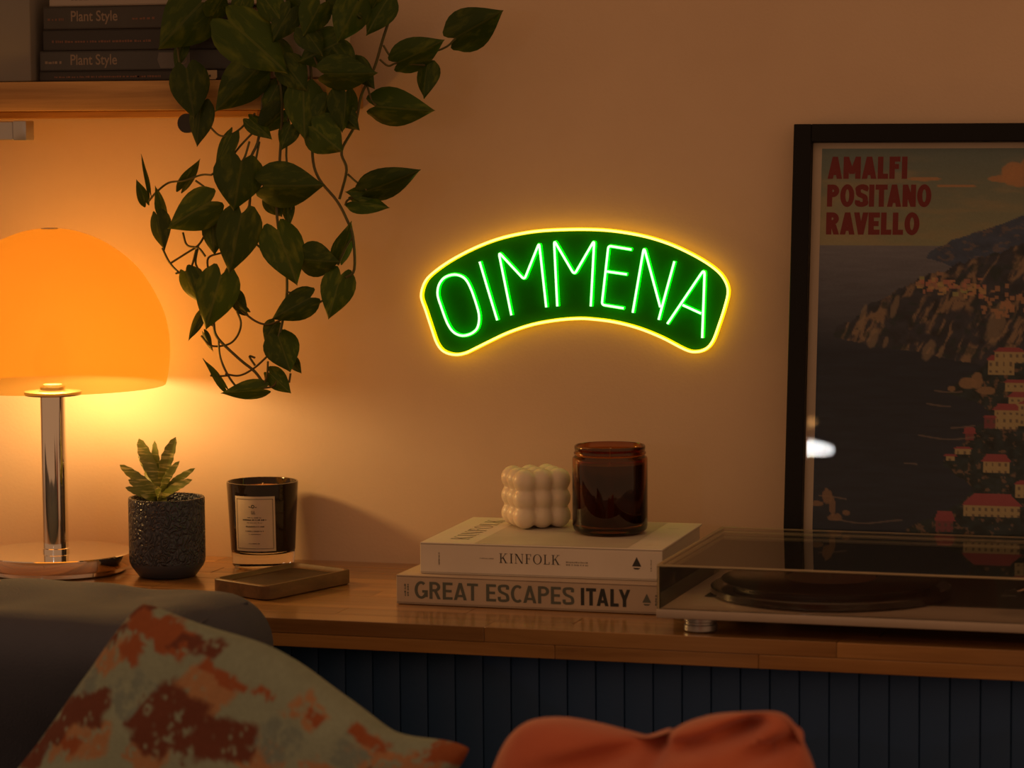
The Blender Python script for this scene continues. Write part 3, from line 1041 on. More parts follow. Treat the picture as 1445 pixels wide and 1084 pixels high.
def fbm(x, y, seed, o=4):
    s = 0; a = .5
    for i in range(o):
        s = s + a * vnoise(x * 2 ** i, y * 2 ** i, seed + i); a *= .5
    return s / (1 - .5 ** o)


def art(X, Y):
    """X, Y in photograph pixels (an orthogonal chart of the print). Returns linear albedo."""
    C_ = np.zeros(X.shape + (3,))

    def blend(mask, col):
        mask = np.clip(mask, 0, 1)[..., None]
        C_[:] = C_ * (1 - mask) + np.broadcast_to(alb(col) if np.ndim(col) == 1 else col, C_.shape) * mask

    def ss(a, b_, v): t = np.clip((v - a) / (b_ - a), 0, 1); return t * t * (3 - 2 * t)
    t = np.clip((Y - 212) / 138, 0, 1)[..., None]
    C_[:] = alb((66, 53, 37)) * (1 - t) + alb((92, 66, 37)) * t
    blend(.55 * ss(.45, .75, fbm(X / 60, Y / 14, 3)) * ss(212, 260, Y), (103, 66, 36))
    blend(.6 * ss(1260, 1180, X) * ss(240, 340, Y), (104, 68, 37))
    for cx_, cy_, rx, ry in ((1440, 252, 34, 16), (1424, 246, 16, 14), (1462, 242, 30, 20), (1410, 256, 22, 5), (1300, 256, 26, 3), (1345, 266, 30, 2), (1500, 256, 40, 12)):
        d = ((X - cx_) / rx) ** 2 + ((Y - cy_) / ry) ** 2 + .5 * (fbm(X / 8, Y / 6, 9) - .5)
        blend(.9 * ss(1.1, .8, d), (118, 62, 30))
    # sea
    t = np.clip((Y - 350) / 150, 0, 1)[..., None]
    sea = alb((76, 54, 43)) * (1 - t) + alb((31, 24, 21)) * t
    sea = sea * (.86 + .28 * fbm(X / 40, Y / 4, 21)[..., None])
    blend((Y > 350).astype(float), sea)
    # far headland
    rid = np.interp(X, [1300, 1312, 1340, 1380, 1410, 1445, 1500, 1600], [372, 358, 343, 330, 320, 306, 292, 270]) + 5 * (fbm(X / 14, Y * 0, 31) - .5)
    base = np.interp(X, [1300, 1330, 1360, 1380, 1600], [366, 374, 388, 392, 420])
    n_ = fbm(X / 16, Y / 10, 33)
    hcol = alb((44, 36, 34)) * (.7 + .7 * n_[..., None])
    blend(((Y > rid) & (Y < base)).astype(float), hcol)
    blend(((Y > rid) & (Y < base)).astype(float) * ss(.60, .72, fbm(X / 9, Y / 5, 37)) * .5, (84, 50, 32))
    # main cliff
    rid = np.interp(X, [1172, 1180, 1200, 1228, 1262, 1300, 1330, 1372, 1445, 1600], [486, 466, 458, 432, 414, 396, 384, 368, 346, 320]) + 10 * (fbm(X / 8, Y * 0, 41) - .5)
    base = np.interp(X, [1172, 1240, 1300, 1340, 1385, 1392, 1600], [480, 493, 500, 509, 516, 540, 560])
    cm = ((Y > rid) & (Y < base) & (X > 1174)).astype(float)
    ridge = 1 - np.abs(2 * fbm((X + (Y - 400) * .45) / 15, Y / 46, 43) - 1)
    n2 = fbm(X / 11, Y / 11, 47)
    ccol = alb((38, 27, 22)) * (.55 + .9 * n2[..., None])
    blend(cm, ccol)
    blend(cm * ss(.80, .95, ridge) * ss(.35, .6, fbm(X / 20, Y / 16, 48)) * .85, (98, 58, 33))
    blend(cm * ss(.58, .70, fbm(X / 13, Y / 9, 51)) * .55, (27, 26, 18))
    # pale cliff faces by the water
    for (px_, py_, w_, h_) in ((1232, 480, 9, 18), (1250, 487, 4, 10), (1312, 497, 10, 16), (1329, 499, 4, 10), (1405, 460, 14, 34), (1216, 452, 5, 22), (1262, 436, 6, 20)):
        d = ((X - px_ - (Y - py_) * -.25) / w_) ** 2 + ((Y - py_) / h_) ** 2 + .9 * (fbm(X / 5, Y / 9, 53) - .5)
        blend(.55 * ss(1.0, .5, d), (100, 62, 36))
    # hilltop village
    for k_ in range(70):
        a_ = RNG.uniform(0, 1)
        hx = 1296 + a_ * 95 + RNG.normal(0, 3); hy = 402 + a_ * 10 + RNG.normal(0, 6)
        w_, h_ = RNG.uniform(2, 5), RNG.uniform(1.5, 3.5)
        blend(((np.abs(X - hx) < w_) & (np.abs(Y - hy) < h_)).astype(float) * .85, (118 + RNG.integers(-18, 14), 64 + RNG.integers(-10, 10), 34))
    for k_ in range(45):
        hx = 1415 + RNG.normal(0, 16); hy = 432 + RNG.normal(0, 9)
        blend(((np.abs(X - hx) < RNG.uniform(2, 4)) & (np.abs(Y - hy) < RNG.uniform(1.5, 3.5))).astype(float) * .8, (112, 60, 32))
    # near coast and town
    cx_ = np.interp(Y, [505, 522, 540, 556, 572, 590, 606, 622, 640, 656, 672, 690, 706, 722, 740, 800], [1400, 1385, 1352, 1336, 1392, 1402, 1376, 1368, 1350, 1338, 1360, 1382, 1362, 1340, 1300, 1240])
    tm = ss(-3, 3, X - cx_ + 16 * (fbm(X / 10, Y / 7, 61) - .5)) * (Y > 505)
    blend(tm, alb((30, 25, 18)) * (.45 + 1.1 * fbm(X / 9, Y / 7, 63)[..., None]))
    blend(tm * ss(.62, .74, fbm(X / 7, Y / 6, 65)) * .7, (86, 48, 27))
    for (bx_, by_, w_, h_) in ((1368, 542, 13, 9), (1380, 538, 9, 12), (1345, 550, 6, 4), (1394, 552, 14, 6)):
        d = ((X - bx_) / w_) ** 2 + ((Y - by_) / h_) ** 2 + .6 * (fbm(X / 6, Y / 6, 67) - .5)
        blend(.85 * ss(1, .7, d), (98, 56, 30))
    for (x0, x1, y0, y1, roof, sk) in ((1395, 1432, 510, 530, 8, 0), (1404, 1446, 498, 512, 6, 0), (1426, 1470, 560, 574, 9, 0), (1406, 1440, 578, 604, 8, 0), (1440, 1500, 570, 600, 8, 0),
                                       (1393, 1408, 590, 604, 4, 1), (1366, 1378, 612, 622, 9, 1), (1392, 1428, 650, 666, 10, 0), (1352, 1374, 634, 642, 3, 0), (1340, 1352, 644, 650, 3, 0),
                                       (1366, 1445, 712, 728, 17, 0), (1328, 1352, 735, 750, 14, 1), (1438, 1470, 682, 700, 6, 0), (1420, 1450, 540, 552, 5, 0), (1450, 1520, 620, 650, 14, 0)):
        body = ((X > x0) & (X < x1) & (Y > y0) & (Y < y1)).astype(float)
        blend(body * .95, (112, 72, 38) if not sk else (84, 33, 25))
        win = body * ((np.mod(X - x0, 9) > 3) & (np.mod(X - x0, 9) < 6) & (np.mod(Y - y0, 10) > 3) & (np.mod(Y - y0, 10) < 7))
        blend(win * .8, (58, 36, 24))
        tt_ = np.clip((y0 - Y) / roof, 0, 1)
        rf_ = (Y <= y0) & (Y > y0 - roof) & (X > x0 - 3 + tt_ * (x1 - x0) * .22) & (X < x1 + 3 - tt_ * (x1 - x0) * .22)
        blend(rf_.astype(float), (98, 34, 26))
    # surf lines and small rocks at lower left
    for (x0, x1, y_) in ((1300, 1380, 618), (1345, 1380, 602), (1320, 1360, 552), (1310, 1345, 572), (1280, 1300, 659), (1180, 1280, 739), (1160, 1200, 708)):
        blend(((X > x0) & (X < x1)).astype(float) * ss(1.6, .4, np.abs(Y - y_ - 3 * np.sin(X / 19))) * .6, (88, 54, 34))
    for (bx_, by_, w_, h_) in ((1172, 706, 8, 12), (1158, 716, 10, 4), (1184, 735, 12, 6), (1180, 720, 5, 14), (1200, 728, 6, 4)):
        d = ((X - bx_) / w_) ** 2 + ((Y - by_) / h_) ** 2 + .9 * (fbm(X / 5, Y / 5, 71) - .5)
        blend(.75 * ss(1, .7, d), (94, 52, 28))
    return .64 * C_ * (.94 + .12 * vnoise(X * .9, Y * .9, 77)[..., None])


# print area on the sheet, in frame coordinates
U0, U1, V0, V1 = .0310, FW - .0310, .0330, FH - .0270
NX_, NY_ = 270, 380
us = np.linspace(U0, U1, NX_); vs_ = np.linspace(V1, V0, NY_)
PXS = 1152 + (us - U0) * 1243; PYS = 213 + (V1 - vs_) * 1238
GX, GY = np.meshgrid(PXS, PYS)
ARGB = art(GX, GY)
UU, VV = np.meshgrid(us, vs_)
co = np.zeros((NY_, NX_, 3))
fo_, fx_n, fz_n, fn_n = [np.array(q) for q in (fo, fx, fz, fn)]
co[:] = fo_ + UU[..., None] * fx_n + VV[..., None] * fz_n + .00715 * fn_n
idx = np.arange(NX_ * NY_).reshape(NY_, NX_)
fcs = np.stack([idx[:-1, :-1], idx[1:, :-1], idx[1:, 1:], idx[:-1, 1:]], -1).reshape(-1, 4)
me = bpy.data.meshes.new('printed_picture')
orgp = np.array(ORG[pos.name])
me.from_pydata((co.reshape(-1, 3) - orgp).tolist(), [], fcs.tolist())
ca = me.color_attributes.new('print', 'FLOAT_COLOR', 'POINT')
ca.data.foreach_set('color', np.concatenate([ARGB.reshape(-1, 3), np.ones((NX_ * NY_, 1))], 1).astype(np.float32).ravel())
M['print'] = attr_mat('printed_ink', .8, Specular_IOR_Level=.1)
me.materials.append(M['print'])
o = bpy.data.objects.new('printed_picture', me); COL.objects.link(o); o.parent = pos; ORG[o.name] = ORG[pos.name]
for s, px0, px1, py1 in (('AMALFI', 1161, 1275, 256), ('POSITANO', 1160, 1309, 295.5), ('RAVELLO', 1158.5, 1292, 335)):
    v2, f2 = block_text(s, .0254, (px1 - px0) / 1243, .25, 1, .055)
    k = 1
    u0 = U0 + (px0 - 1152) / 1243 - .0018 * (py1 - 256) / 80 * -1; v0 = V1 - (py1 - 213) / 1238
    fr_ = (fo + fx * u0 + fz * v0 + fn * .0074, fx, fz)
    obj('title_line', place2d([(x * k, y) for x, y in v2], f2, fr_, 2e-5), M['ink_red'], pos, 0)
M['pane'] = clear_mat('picture_glass', 1.22, rough=.0)
obj('glass_pane', fbox(BW - .001, FW - BW + .001, BW - .001, FH - BW + .001, .0100, .0104, 0), M['pane'], pos, 0)

# ================================================================== TURNTABLE
TX0, TX1, TY0, TY1 = -.7965, -.345, -.4105, -.1080
tt = thing('turntable', ((TX0 + TX1) / 2, (TY0 + TY1) / 2, Z0), 'low turntable with a clear acrylic dust cover at the right of the worktop', 'turntable')
PB, PT = Z0 + .0168, Z0 + .0262
M['plinth'] = pmat('grey_beige_plinth', (.46, .38, .32), .38, col2=(.42, .35, .29), nscale=20)
obj('plinth', box(TX0, TX1, TY0, TY1, PB, PT, .0015, 2), M['plinth'], tt, 30)
M['top_panel'] = pmat('dark_gloss_panel', (.016, .011, .010), .25)
obj('top_panel', box(TX0 + .030, TX1 - .012, TY0 + .092, TY1 - .012, PT + .0001, PT + .0012, .0004, 1), M['top_panel'], tt, 30)
for fxp, fyp in ((TX0 + .041, TY0 + .030), (TX1 - .041, TY0 + .030), (TX0 + .041, TY1 - .030), (TX1 - .041, TY1 - .030)):
    f_ = obj('foot', lathe([(0, .0004), (.016, .0004), (.0178, .002), (.0178, .0075), (.0165, .0085), (.0165, .0105), (.0178, .0115), (.0178, .0170), (0, .0170)], (fxp, fyp, Z0), 40),
             M['steel'], tt, 35)
PCX, PCY, PRD = -.6400, -.2640, .1290
M['vinyl'] = pmat('black_vinyl', (.010, .009, .009), .22)
M['platter'] = pmat('dark_platter', (.020, .018, .017), .18, Coat_Weight=.5)
obj('platter', lathe([(0, .0276), (PRD - .004, .0276), (PRD, .0285), (PRD, .0350), (PRD - .002, .0365), (0, .0365)], (PCX, PCY, Z0), 96), M['platter'], tt, 30)
rec = obj('record', lathe([(0, .0420), (.116, .0420), (.1175, .0427), (.1175, .0433), (.116, .0440), (.055, .0437), (.052, .0441), (0, .0441)], (PCX, PCY, Z0), 96), M['vinyl'], tt, 30)
obj('mat', lathe([(0, .0367), (.105, .0367), (.105, .0418), (0, .0418)], (PCX, PCY, Z0), 64), M['black'], tt, 30)
M['rlabel'] = pmat('record_label', (.05, .018, .014), .6)
obj('record_label', lathe([(0, .0442), (.049, .0442), (.049, .0445), (0, .0445)], (PCX, PCY, Z0), 48), M['rlabel'], rec, 30)
obj('spindle', lathe([(0, .0446), (.0035, .0446), (.0035, .0490), (.002, .0505), (0, .0505)], (PCX, PCY, Z0), 16), M['chrome'], tt, 30)
# tonearm
tax, tay = TX1 - .055, TY1 - .070
arm = obj('tonearm_base', lathe([(0, .0275), (.026, .0275), (.026, .0300), (.017, .0315), (.017, .0430), (.012, .0445), (.012, .0520), (0, .0530)], (tax, tay, Z0), 40), M['steel'], tt, 35)
tub = obj('tonearm', tube([(tax + .012, tay + .040, Z0 + .0515), (tax, tay, Z0 + .0520), (tax - .018, tay - .130, Z0 + .0495), (tax - .032, tay - .165, Z0 + .0485)], .0035, 10), M['chrome'], tt, 60)
obj('counterweight', tube([(tax + .008, tay + .030, Z0 + .0518), (tax + .015, tay + .052, Z0 + .0512)], .0105, 20), M['chrome'], tub, 40)
obj('headshell', box(tax - .042, tax - .026, tay - .192, tay - .160, Z0 + .0462, Z0 + .0490, .001, 1), M['black'], tub, 30)
obj('speed_knob', lathe([(0, .0263), (.010, .0263), (.010, .0335), (.0085, .0345), (0, .0345)], (TX1 - .060, TY0 + .036, Z0), 24), M['chrome'], tt, 30)
# dust cover: five clear panels; yellowish strips paint the light caught along their edges
M['acrylic'] = clear_mat('clear_acrylic', 1.30, (.95, .94, .92), .02, haze=.008)
CT = Z0 + .0735
cb_, e_ = PT + .0004, .003
cov = obj('dust_cover', join(box(TX0 + .001, TX1 - .001, TY0 + .001, TY1 - .001, CT - e_, CT)), M['acrylic'], tt, 0)
for a in ((TX0 + .001, TX1 - .001, TY0 + .001, TY0 + .001 + e_), (TX0 + .001, TX1 - .001, TY1 - .001 - e_, TY1 - .001),
          (TX0 + .001, TX0 + .001 + e_, TY0 + .001 + e_, TY1 - .001 - e_), (TX1 - .001 - e_, TX1 - .001, TY0 + .001 + e_, TY1 - .001 - e_)):
    obj('cover_side', box(*a, cb_, CT - e_), M['acrylic'], cov, 0)
m, nt, b, N, L = new_mat('acrylic_edge_highlight')
b.inputs['Base Color'].default_value = (.85, .74, .50, 1); b.inputs['Roughness'].default_value = .18; b.inputs['Alpha'].default_value = .6
M['acr_edge'] = m
er = .0012
zt = CT - er
cs = [(TX0 + .0022, TY0 + .0022), (TX1 - .0022, TY0 + .0022), (TX1 - .0022, TY1 - .0022), (TX0 + .0022, TY1 - .0022)]
for i in range(4):
    a, b_ = cs[i], cs[(i + 1) % 4]
    obj('cover_edge_glint', tube([(a[0], a[1], zt), (b_[0], b_[1], zt)], er, 8, up=Vector((0, 0, 1))), M['acr_edge'], cov, 60)
    obj('cover_edge_glint', tube([(a[0], a[1], cb_), (a[0], a[1], zt)], er * .8, 8), M['acr_edge'], cov, 60)

# ================================================================== WALL SHELF
SZ0, SZ1, SD = Z0 + .5500, Z0 + .5850, .128
sh = thing('wall_shelf', (-1.75, 0, SZ0), 'thick rough timber wall shelf above the lamp', 'shelf')
bm = bmesh.new()
g = box(-2.30, -1.262, -SD, -.0005, SZ0, SZ1, .0015, 2)
V = g[0]
obj('plank', g, M['slab'], sh, 30)
obj('batten', box(-2.30, -1.39, -.022, -.0005, SZ0 - .0095, SZ0 - .0004, .001, 1), M['slab'], sh, 30)
br = obj('bracket', join(box(-1.86, -1.6680, -.1185, -.0985, SZ0 - .0345, SZ0 - .0120, .001, 1), box(-1.82, -1.78, -.1185, -.0985, SZ0 - .0125, SZ0 - .0003)), M['steel'], sh, 30)
obj('bracket_cap', box(-1.6678, -1.6500, -.1205, -.0980, SZ0 - .0350, SZ0 - .0115, .0015, 2), M['steel'], br, 30)
p = at(263, 174, -.115)
obj('bracket_peg', tube([p, Vector((p.x, -.095, p.z))], .0115, 24, up=Vector((0, 0, 1))), M['black'], sh, 40)
tag(obj('storage_box', join(box(-1.83, -1.6400, -.124, -.012, SZ1 + .0004, SZ1 + .165, .003, 2), box(-1.832, -1.6385, -.1255, -.0105, SZ1 + .1655, SZ1 + .190, .003, 2)),
        pmat('grey_card', (.20, .19, .18), .7), None, 30), 'plain grey storage box at the left end of the shelf', 'box')

# books lying on the shelf
M['bk_dark'] = pmat('charcoal_cover', (.045, .042, .040), .5, col2=(.035, .032, .03), nscale=20)
M['bk_dark2'] = pmat('dark_slate_cover', (.055, .055, .060), .5, col2=(.045, .045, .05), nscale=20)
M['bk_black'] = pmat('near_black_cover', (.022, .020, .022), .5)
M['bk_white'] = pmat('pale_grey_cover', (.33, .29, .26), .55)
M['ink_pale'] = pmat('pale_brown_print', (.24, .18, .14), .6)
M['ink_tan'] = pmat('faint_red_print', (.16, .07, .045), .6)
zz = SZ1 + .0004
SB = 'books lying stacked on the wall shelf'


def shelf_book(h, px0, px1, cover, label, yf=-.113, d=.105):
    global zz
    x0 = at(px0, 80, yf).x; x1 = at(px1, 80, yf).x
    t, s, tp = book('shelf_book', label, SB, (x0, yf), 0, x1 - x0, d, h, zz, cover, cth=.002)
    zz += h + .0004
    return t, s, x1 - x0


t, s, w = shelf_book(.0120, 55, 344, M['bk_black'], 'thin black book at the bottom of the shelf stack')
v2, f2 = fine_print(.115, .0038, 1, 21); obj('spine_small_print', place2d(v2, f2, on(s, .020, .0040)), M['ink_tan'], t, 0)
v2, f2 = fine_print(.03, .0042, 1, 22); obj('spine_small_print', place2d(v2, f2, on(s, .128, .0038)), M['ink_tan'], t, 0)
obj('spine_label', place2d([(.198, .0006), (.228, .0006), (.230, .003), (.230, .0114), (.198, .0114), (.196, .009), (.196, .003)], [tuple(range(7))], on(s, 0, 0)), pmat('cream_spine_label', (.58, .46, .32), .6), t, 0)
v2, f2 = fine_print(.020, .005, 1, 23); obj('spine_small_print', place2d(v2, f2, on((s[0] - Vector((0, .0002, 0)), s[1], s[2]), .202, .0035)), M['ink'], t, 0)


def plant_style(t, s, x, y, h):
    v2, f2, wd = text2d('Plant Style', h, .012, 1.0, 1.0)
    k = .0605 / wd
    obj('spine_title', place2d([(a * k, b_) for a, b_ in v2], f2, on(s, x, y)), M['ink_pale'], t, 0)


t, s, w = shelf_book(.0235, 56, 330, M['bk_dark2'], 'dark grey book with pale title just above the bottom black one')
plant_style(t, s, .0405, .0030, .0165)
v2, f2 = fine_print(.022, .0055, 1, 24); obj('spine_small_print', place2d(v2, f2, on(s, .007, .0085)), M['ink_pale'], t, 0)
obj('spine_label', place2d([(.157, .002), (.193, .002), (.195, .005), (.195, .0205), (.155, .0205), (.153, .012)], [tuple(range(6))], on(s, 0, 0)), pmat('grey_spine_label', (.13, .12, .12), .6), t, 0)
v2, f2 = quads2d([[(.005 * math.cos(a), .005 * math.sin(a)), (.005 * math.cos(a + .4), .005 * math.sin(a + .4)), (.0038 * math.cos(a + .4), .0038 * math.sin(a + .4)), (.0038 * math.cos(a), .0038 * math.sin(a))]
                  for a in [i * math.pi / 8 for i in range(16)]])
obj('spine_mark', place2d(v2, f2, on((s[0] - Vector((0, .0002, 0)), s[1], s[2]), .186, .0115)), M['ink_pale'], t, 0)
t, s, w = shelf_book(.0250, 61, 336, M['bk_black'], 'black book with tiny faint print in the middle of the shelf stack')
v2, f2 = fine_print(.13, .0050, 1, 25); obj('spine_small_print', place2d(v2, f2, on(s, .012, .0095)), M['ink_tan'], t, 0)
t, s, w = shelf_book(.0270, 62, 328, M['bk_dark'], 'charcoal book with pale title just below the pale grey one')
plant_style(t, s, .0365, .0055, .0165)
v2, f2 = fine_print(.03, .0050, 1, 26); obj('spine_small_print', place2d(v2, f2, on(s, .116, .0105)), M['ink_tan'], t, 0)
v2, f2 = fine_print(.022, .0050, 1, 27); obj('spine_small_print', place2d(v2, f2, on(s, .006, .0105)), M['ink_tan'], t, 0)
t, s, w = shelf_book(.0230, 71, 340, M['bk_white'], 'pale grey book on top of the shelf stack')
v2, f2 = fine_print(.058, .0095, 1, 28, .9); obj('spine_small_print', place2d(v2, f2, on(s, .029, .0072)), M['ink'], t, 0)
v2, f2 = fine_print(.006, .006, 1, 29); obj('spine_mark', place2d(v2, f2, on(s, .006, .0095)), M['ink'], t, 0)

# ================================================================== TRAILING PLANT
plx, ply = at(432, 60, -.064).x + .004, -.0640
plant = thing('trailing_plant', (plx, ply, SZ1), 'green heart leaf vine trailing down from a pot on the shelf', 'plant')
M['white_pot'] = pmat('chalk_white_glaze', (.52, .46, .40), .45)
obj('pot', lathe([(0, .0006), (.040, .0006), (.043, .003), (.0535, .088), (.0545, .095), (.0520, .095), (.0505, .085), (0, .084)], (plx, ply, SZ1), 48), M['white_pot'], plant, 40)
obj('soil', lathe([(0, .0885), (.0500, .0860), (.0500, .0845), (0, .0845)], (plx, ply, SZ1), 32), M['soil'], plant, 40)

m, nt, b, N, L = new_mat('variegated_leaf')
tc = N.new('ShaderNodeTexCoord'); uv = N.new('ShaderNodeUVMap'); uv.uv_map = 'leaf'
oi = N.new('ShaderNodeObjectInfo')
mp = N.new('ShaderNodeMapping'); mp.inputs['Scale'].default_value = (1.6, 2.8, 1)
L.new(uv.outputs[0], mp.inputs['Vector'])
cbx = N.new('ShaderNodeCombineXYZ'); ml = N.new('ShaderNodeMath'); ml.operation = 'MULTIPLY'; ml.inputs[1].default_value = 37
L.new(oi.outputs['Random'], ml.inputs[0]); L.new(ml.outputs[0], cbx.inputs[0]); L.new(ml.outputs[0], cbx.inputs[2]); L.new(cbx.outputs[0], mp.inputs['Location'])
nz = N.new('ShaderNodeTexNoise'); nz.inputs['Scale'].default_value = 2.2; nz.inputs['Detail'].default_value = 4; nz.inputs['Distortion'].default_value = .4
L.new(mp.outputs[0], nz.inputs['Vector'])
cr = N.new('ShaderNodeValToRGB')
cr.color_ramp.elements[0].position = .50; cr.color_ramp.elements[0].color = (.036, .072, .005, 1)
cr.color_ramp.elements[1].position = .88; cr.color_ramp.elements[1].color = (.15, .185, .016, 1)
L.new(nz.outputs['Fac'], cr.inputs['Fac'])
# pale midrib along v = 0
sxx = N.new('ShaderNodeSeparateXYZ'); L.new(uv.outputs[0], sxx.inputs[0])
ab = N.new('ShaderNodeMath'); ab.operation = 'ABSOLUTE'; L.new(sxx.outputs['Y'], ab.inputs[0])
lt = N.new('ShaderNodeMath'); lt.operation = 'LESS_THAN'; lt.inputs[1].default_value = .022; L.new(ab.outputs[0], lt.inputs[0])
mk = N.new('ShaderNodeMath'); mk.operation = 'MULTIPLY'; mk.inputs[1].default_value = .55; L.new(lt.outputs[0], mk.inputs[0])
mm = N.new('ShaderNodeMixRGB'); mm.inputs[2].default_value = (.10, .125, .022, 1)
L.new(mk.outputs[0], mm.inputs[0]); L.new(cr.outputs['Color'], mm.inputs[1])
hs = N.new('ShaderNodeHueSaturation'); mr = N.new('ShaderNodeMapRange'); mr.inputs['To Min'].default_value = .7; mr.inputs['To Max'].default_value = 1.35
L.new(oi.outputs['Random'], mr.inputs['Value']); L.new(mr.outputs[0], hs.inputs['Value']); L.new(mm.outputs[0], hs.inputs['Color'])
L.new(hs.outputs['Color'], b.inputs['Base Color']); b.inputs['Roughness'].default_value = .42; b.inputs['Specular IOR Level'].default_value = .25
tl = N.new('ShaderNodeBsdfTranslucent'); L.new(hs.outputs['Color'], tl.inputs['Color'])
mx = N.new('ShaderNodeMixShader'); mx.inputs[0].default_value = .22
L.new(b.outputs[0], mx.inputs[1]); L.new(tl.outputs[0], mx.inputs[2]); L.new(mx.outputs[0], N['Material Output'].inputs['Surface'])
M['leaf'] = m
M['stem'] = pmat('vine_stem', (.075, .085, .022), .5, col2=(.10, .075, .03), nscale=30)

HEART = [(0.0, .60), (.05, .79), (.12, .93), (.22, 1.0), (.34, .98), (.47, .88), (.60, .71), (.72, .51), (.82, .32), (.90, .165), (.96, .055), (1.0, .0)]


def make_leaf(B, T, width, tiltx, fold, droop, seed):
    """heart-shaped leaf from base B to tip T, with a folded midrib, drooping tip and wavy margin."""
    rs = random.Random(seed)
    d = T - B; ln = d.length; ex = d.normalized()
    toC = (CAM - B).normalized()
    n = (toC - ex * toC.dot(ex)).normalized()
    n = (Matrix.Rotation(tiltx, 3, ex) @ n)
    w = n.cross(ex)
    V, Fc, UVs = [], [], []
    cols = [-1, -.78, -.52, -.25, 0, .25, .52, .78, 1]
    ph = rs.uniform(0, 6)
    for t, hw in HEART:
        for c in cols:
            off = c * hw * width / 2
            back = -.17 * math.sin(math.pi * abs(c) * .80) * (1 - t / .34) ** 1.6 if t < .34 else 0       # lobes reach behind the petiole
            tt_ = t + back
            z = fold * abs(off) - abs(c) ** 2 * .10 * width * .5 + droop * ln * (-(t - .4) ** 2 + .16) + .012 * ln * math.sin(ph + t * 7 + c * 3) * abs(c)
            V.append(B + ex * (tt_ * ln) + w * off + n * z)
            UVs.append((t, c * hw * .5))
    nc = len(cols)
    for i in range(len(HEART) - 1):
        for j in range(nc - 1):
            Fc.append((i * nc + j, i * nc + j + 1, (i + 1) * nc + j + 1, (i + 1) * nc + j))
    return V, Fc, UVs


def add_leaf(bx_, by_, tx_, ty_, w, Y, tilt=0.0, fold=-.25, droop=.12, tipY=None):
    B = at(bx_, by_, Y); T = at(tx_, ty_, Y - .008 if tipY is None else tipY)
    sc = 1 / 1175.0
    V, Fc, UVs = make_leaf(B, T, w * sc * 1.05, tilt, fold, droop, int(bx_ * 31 + by_))
    me = bpy.data.meshes.new('leaf')
    org = ORG[plant.name]
    me.from_pydata([tuple(v - org) for v in V], [], Fc)
    me.polygons.foreach_set('use_smooth', [True] * len(me.polygons))
    ul = me.uv_layers.new(name='leaf')
    for lp in me.loops: ul.data[lp.index].uv = UVs[lp.vertex_index]
    me.materials.append(M['leaf'])
    o = bpy.data.objects.new('leaf', me); COL.objects.link(o); o.parent = plant
    ORG[o.name] = org
    return o


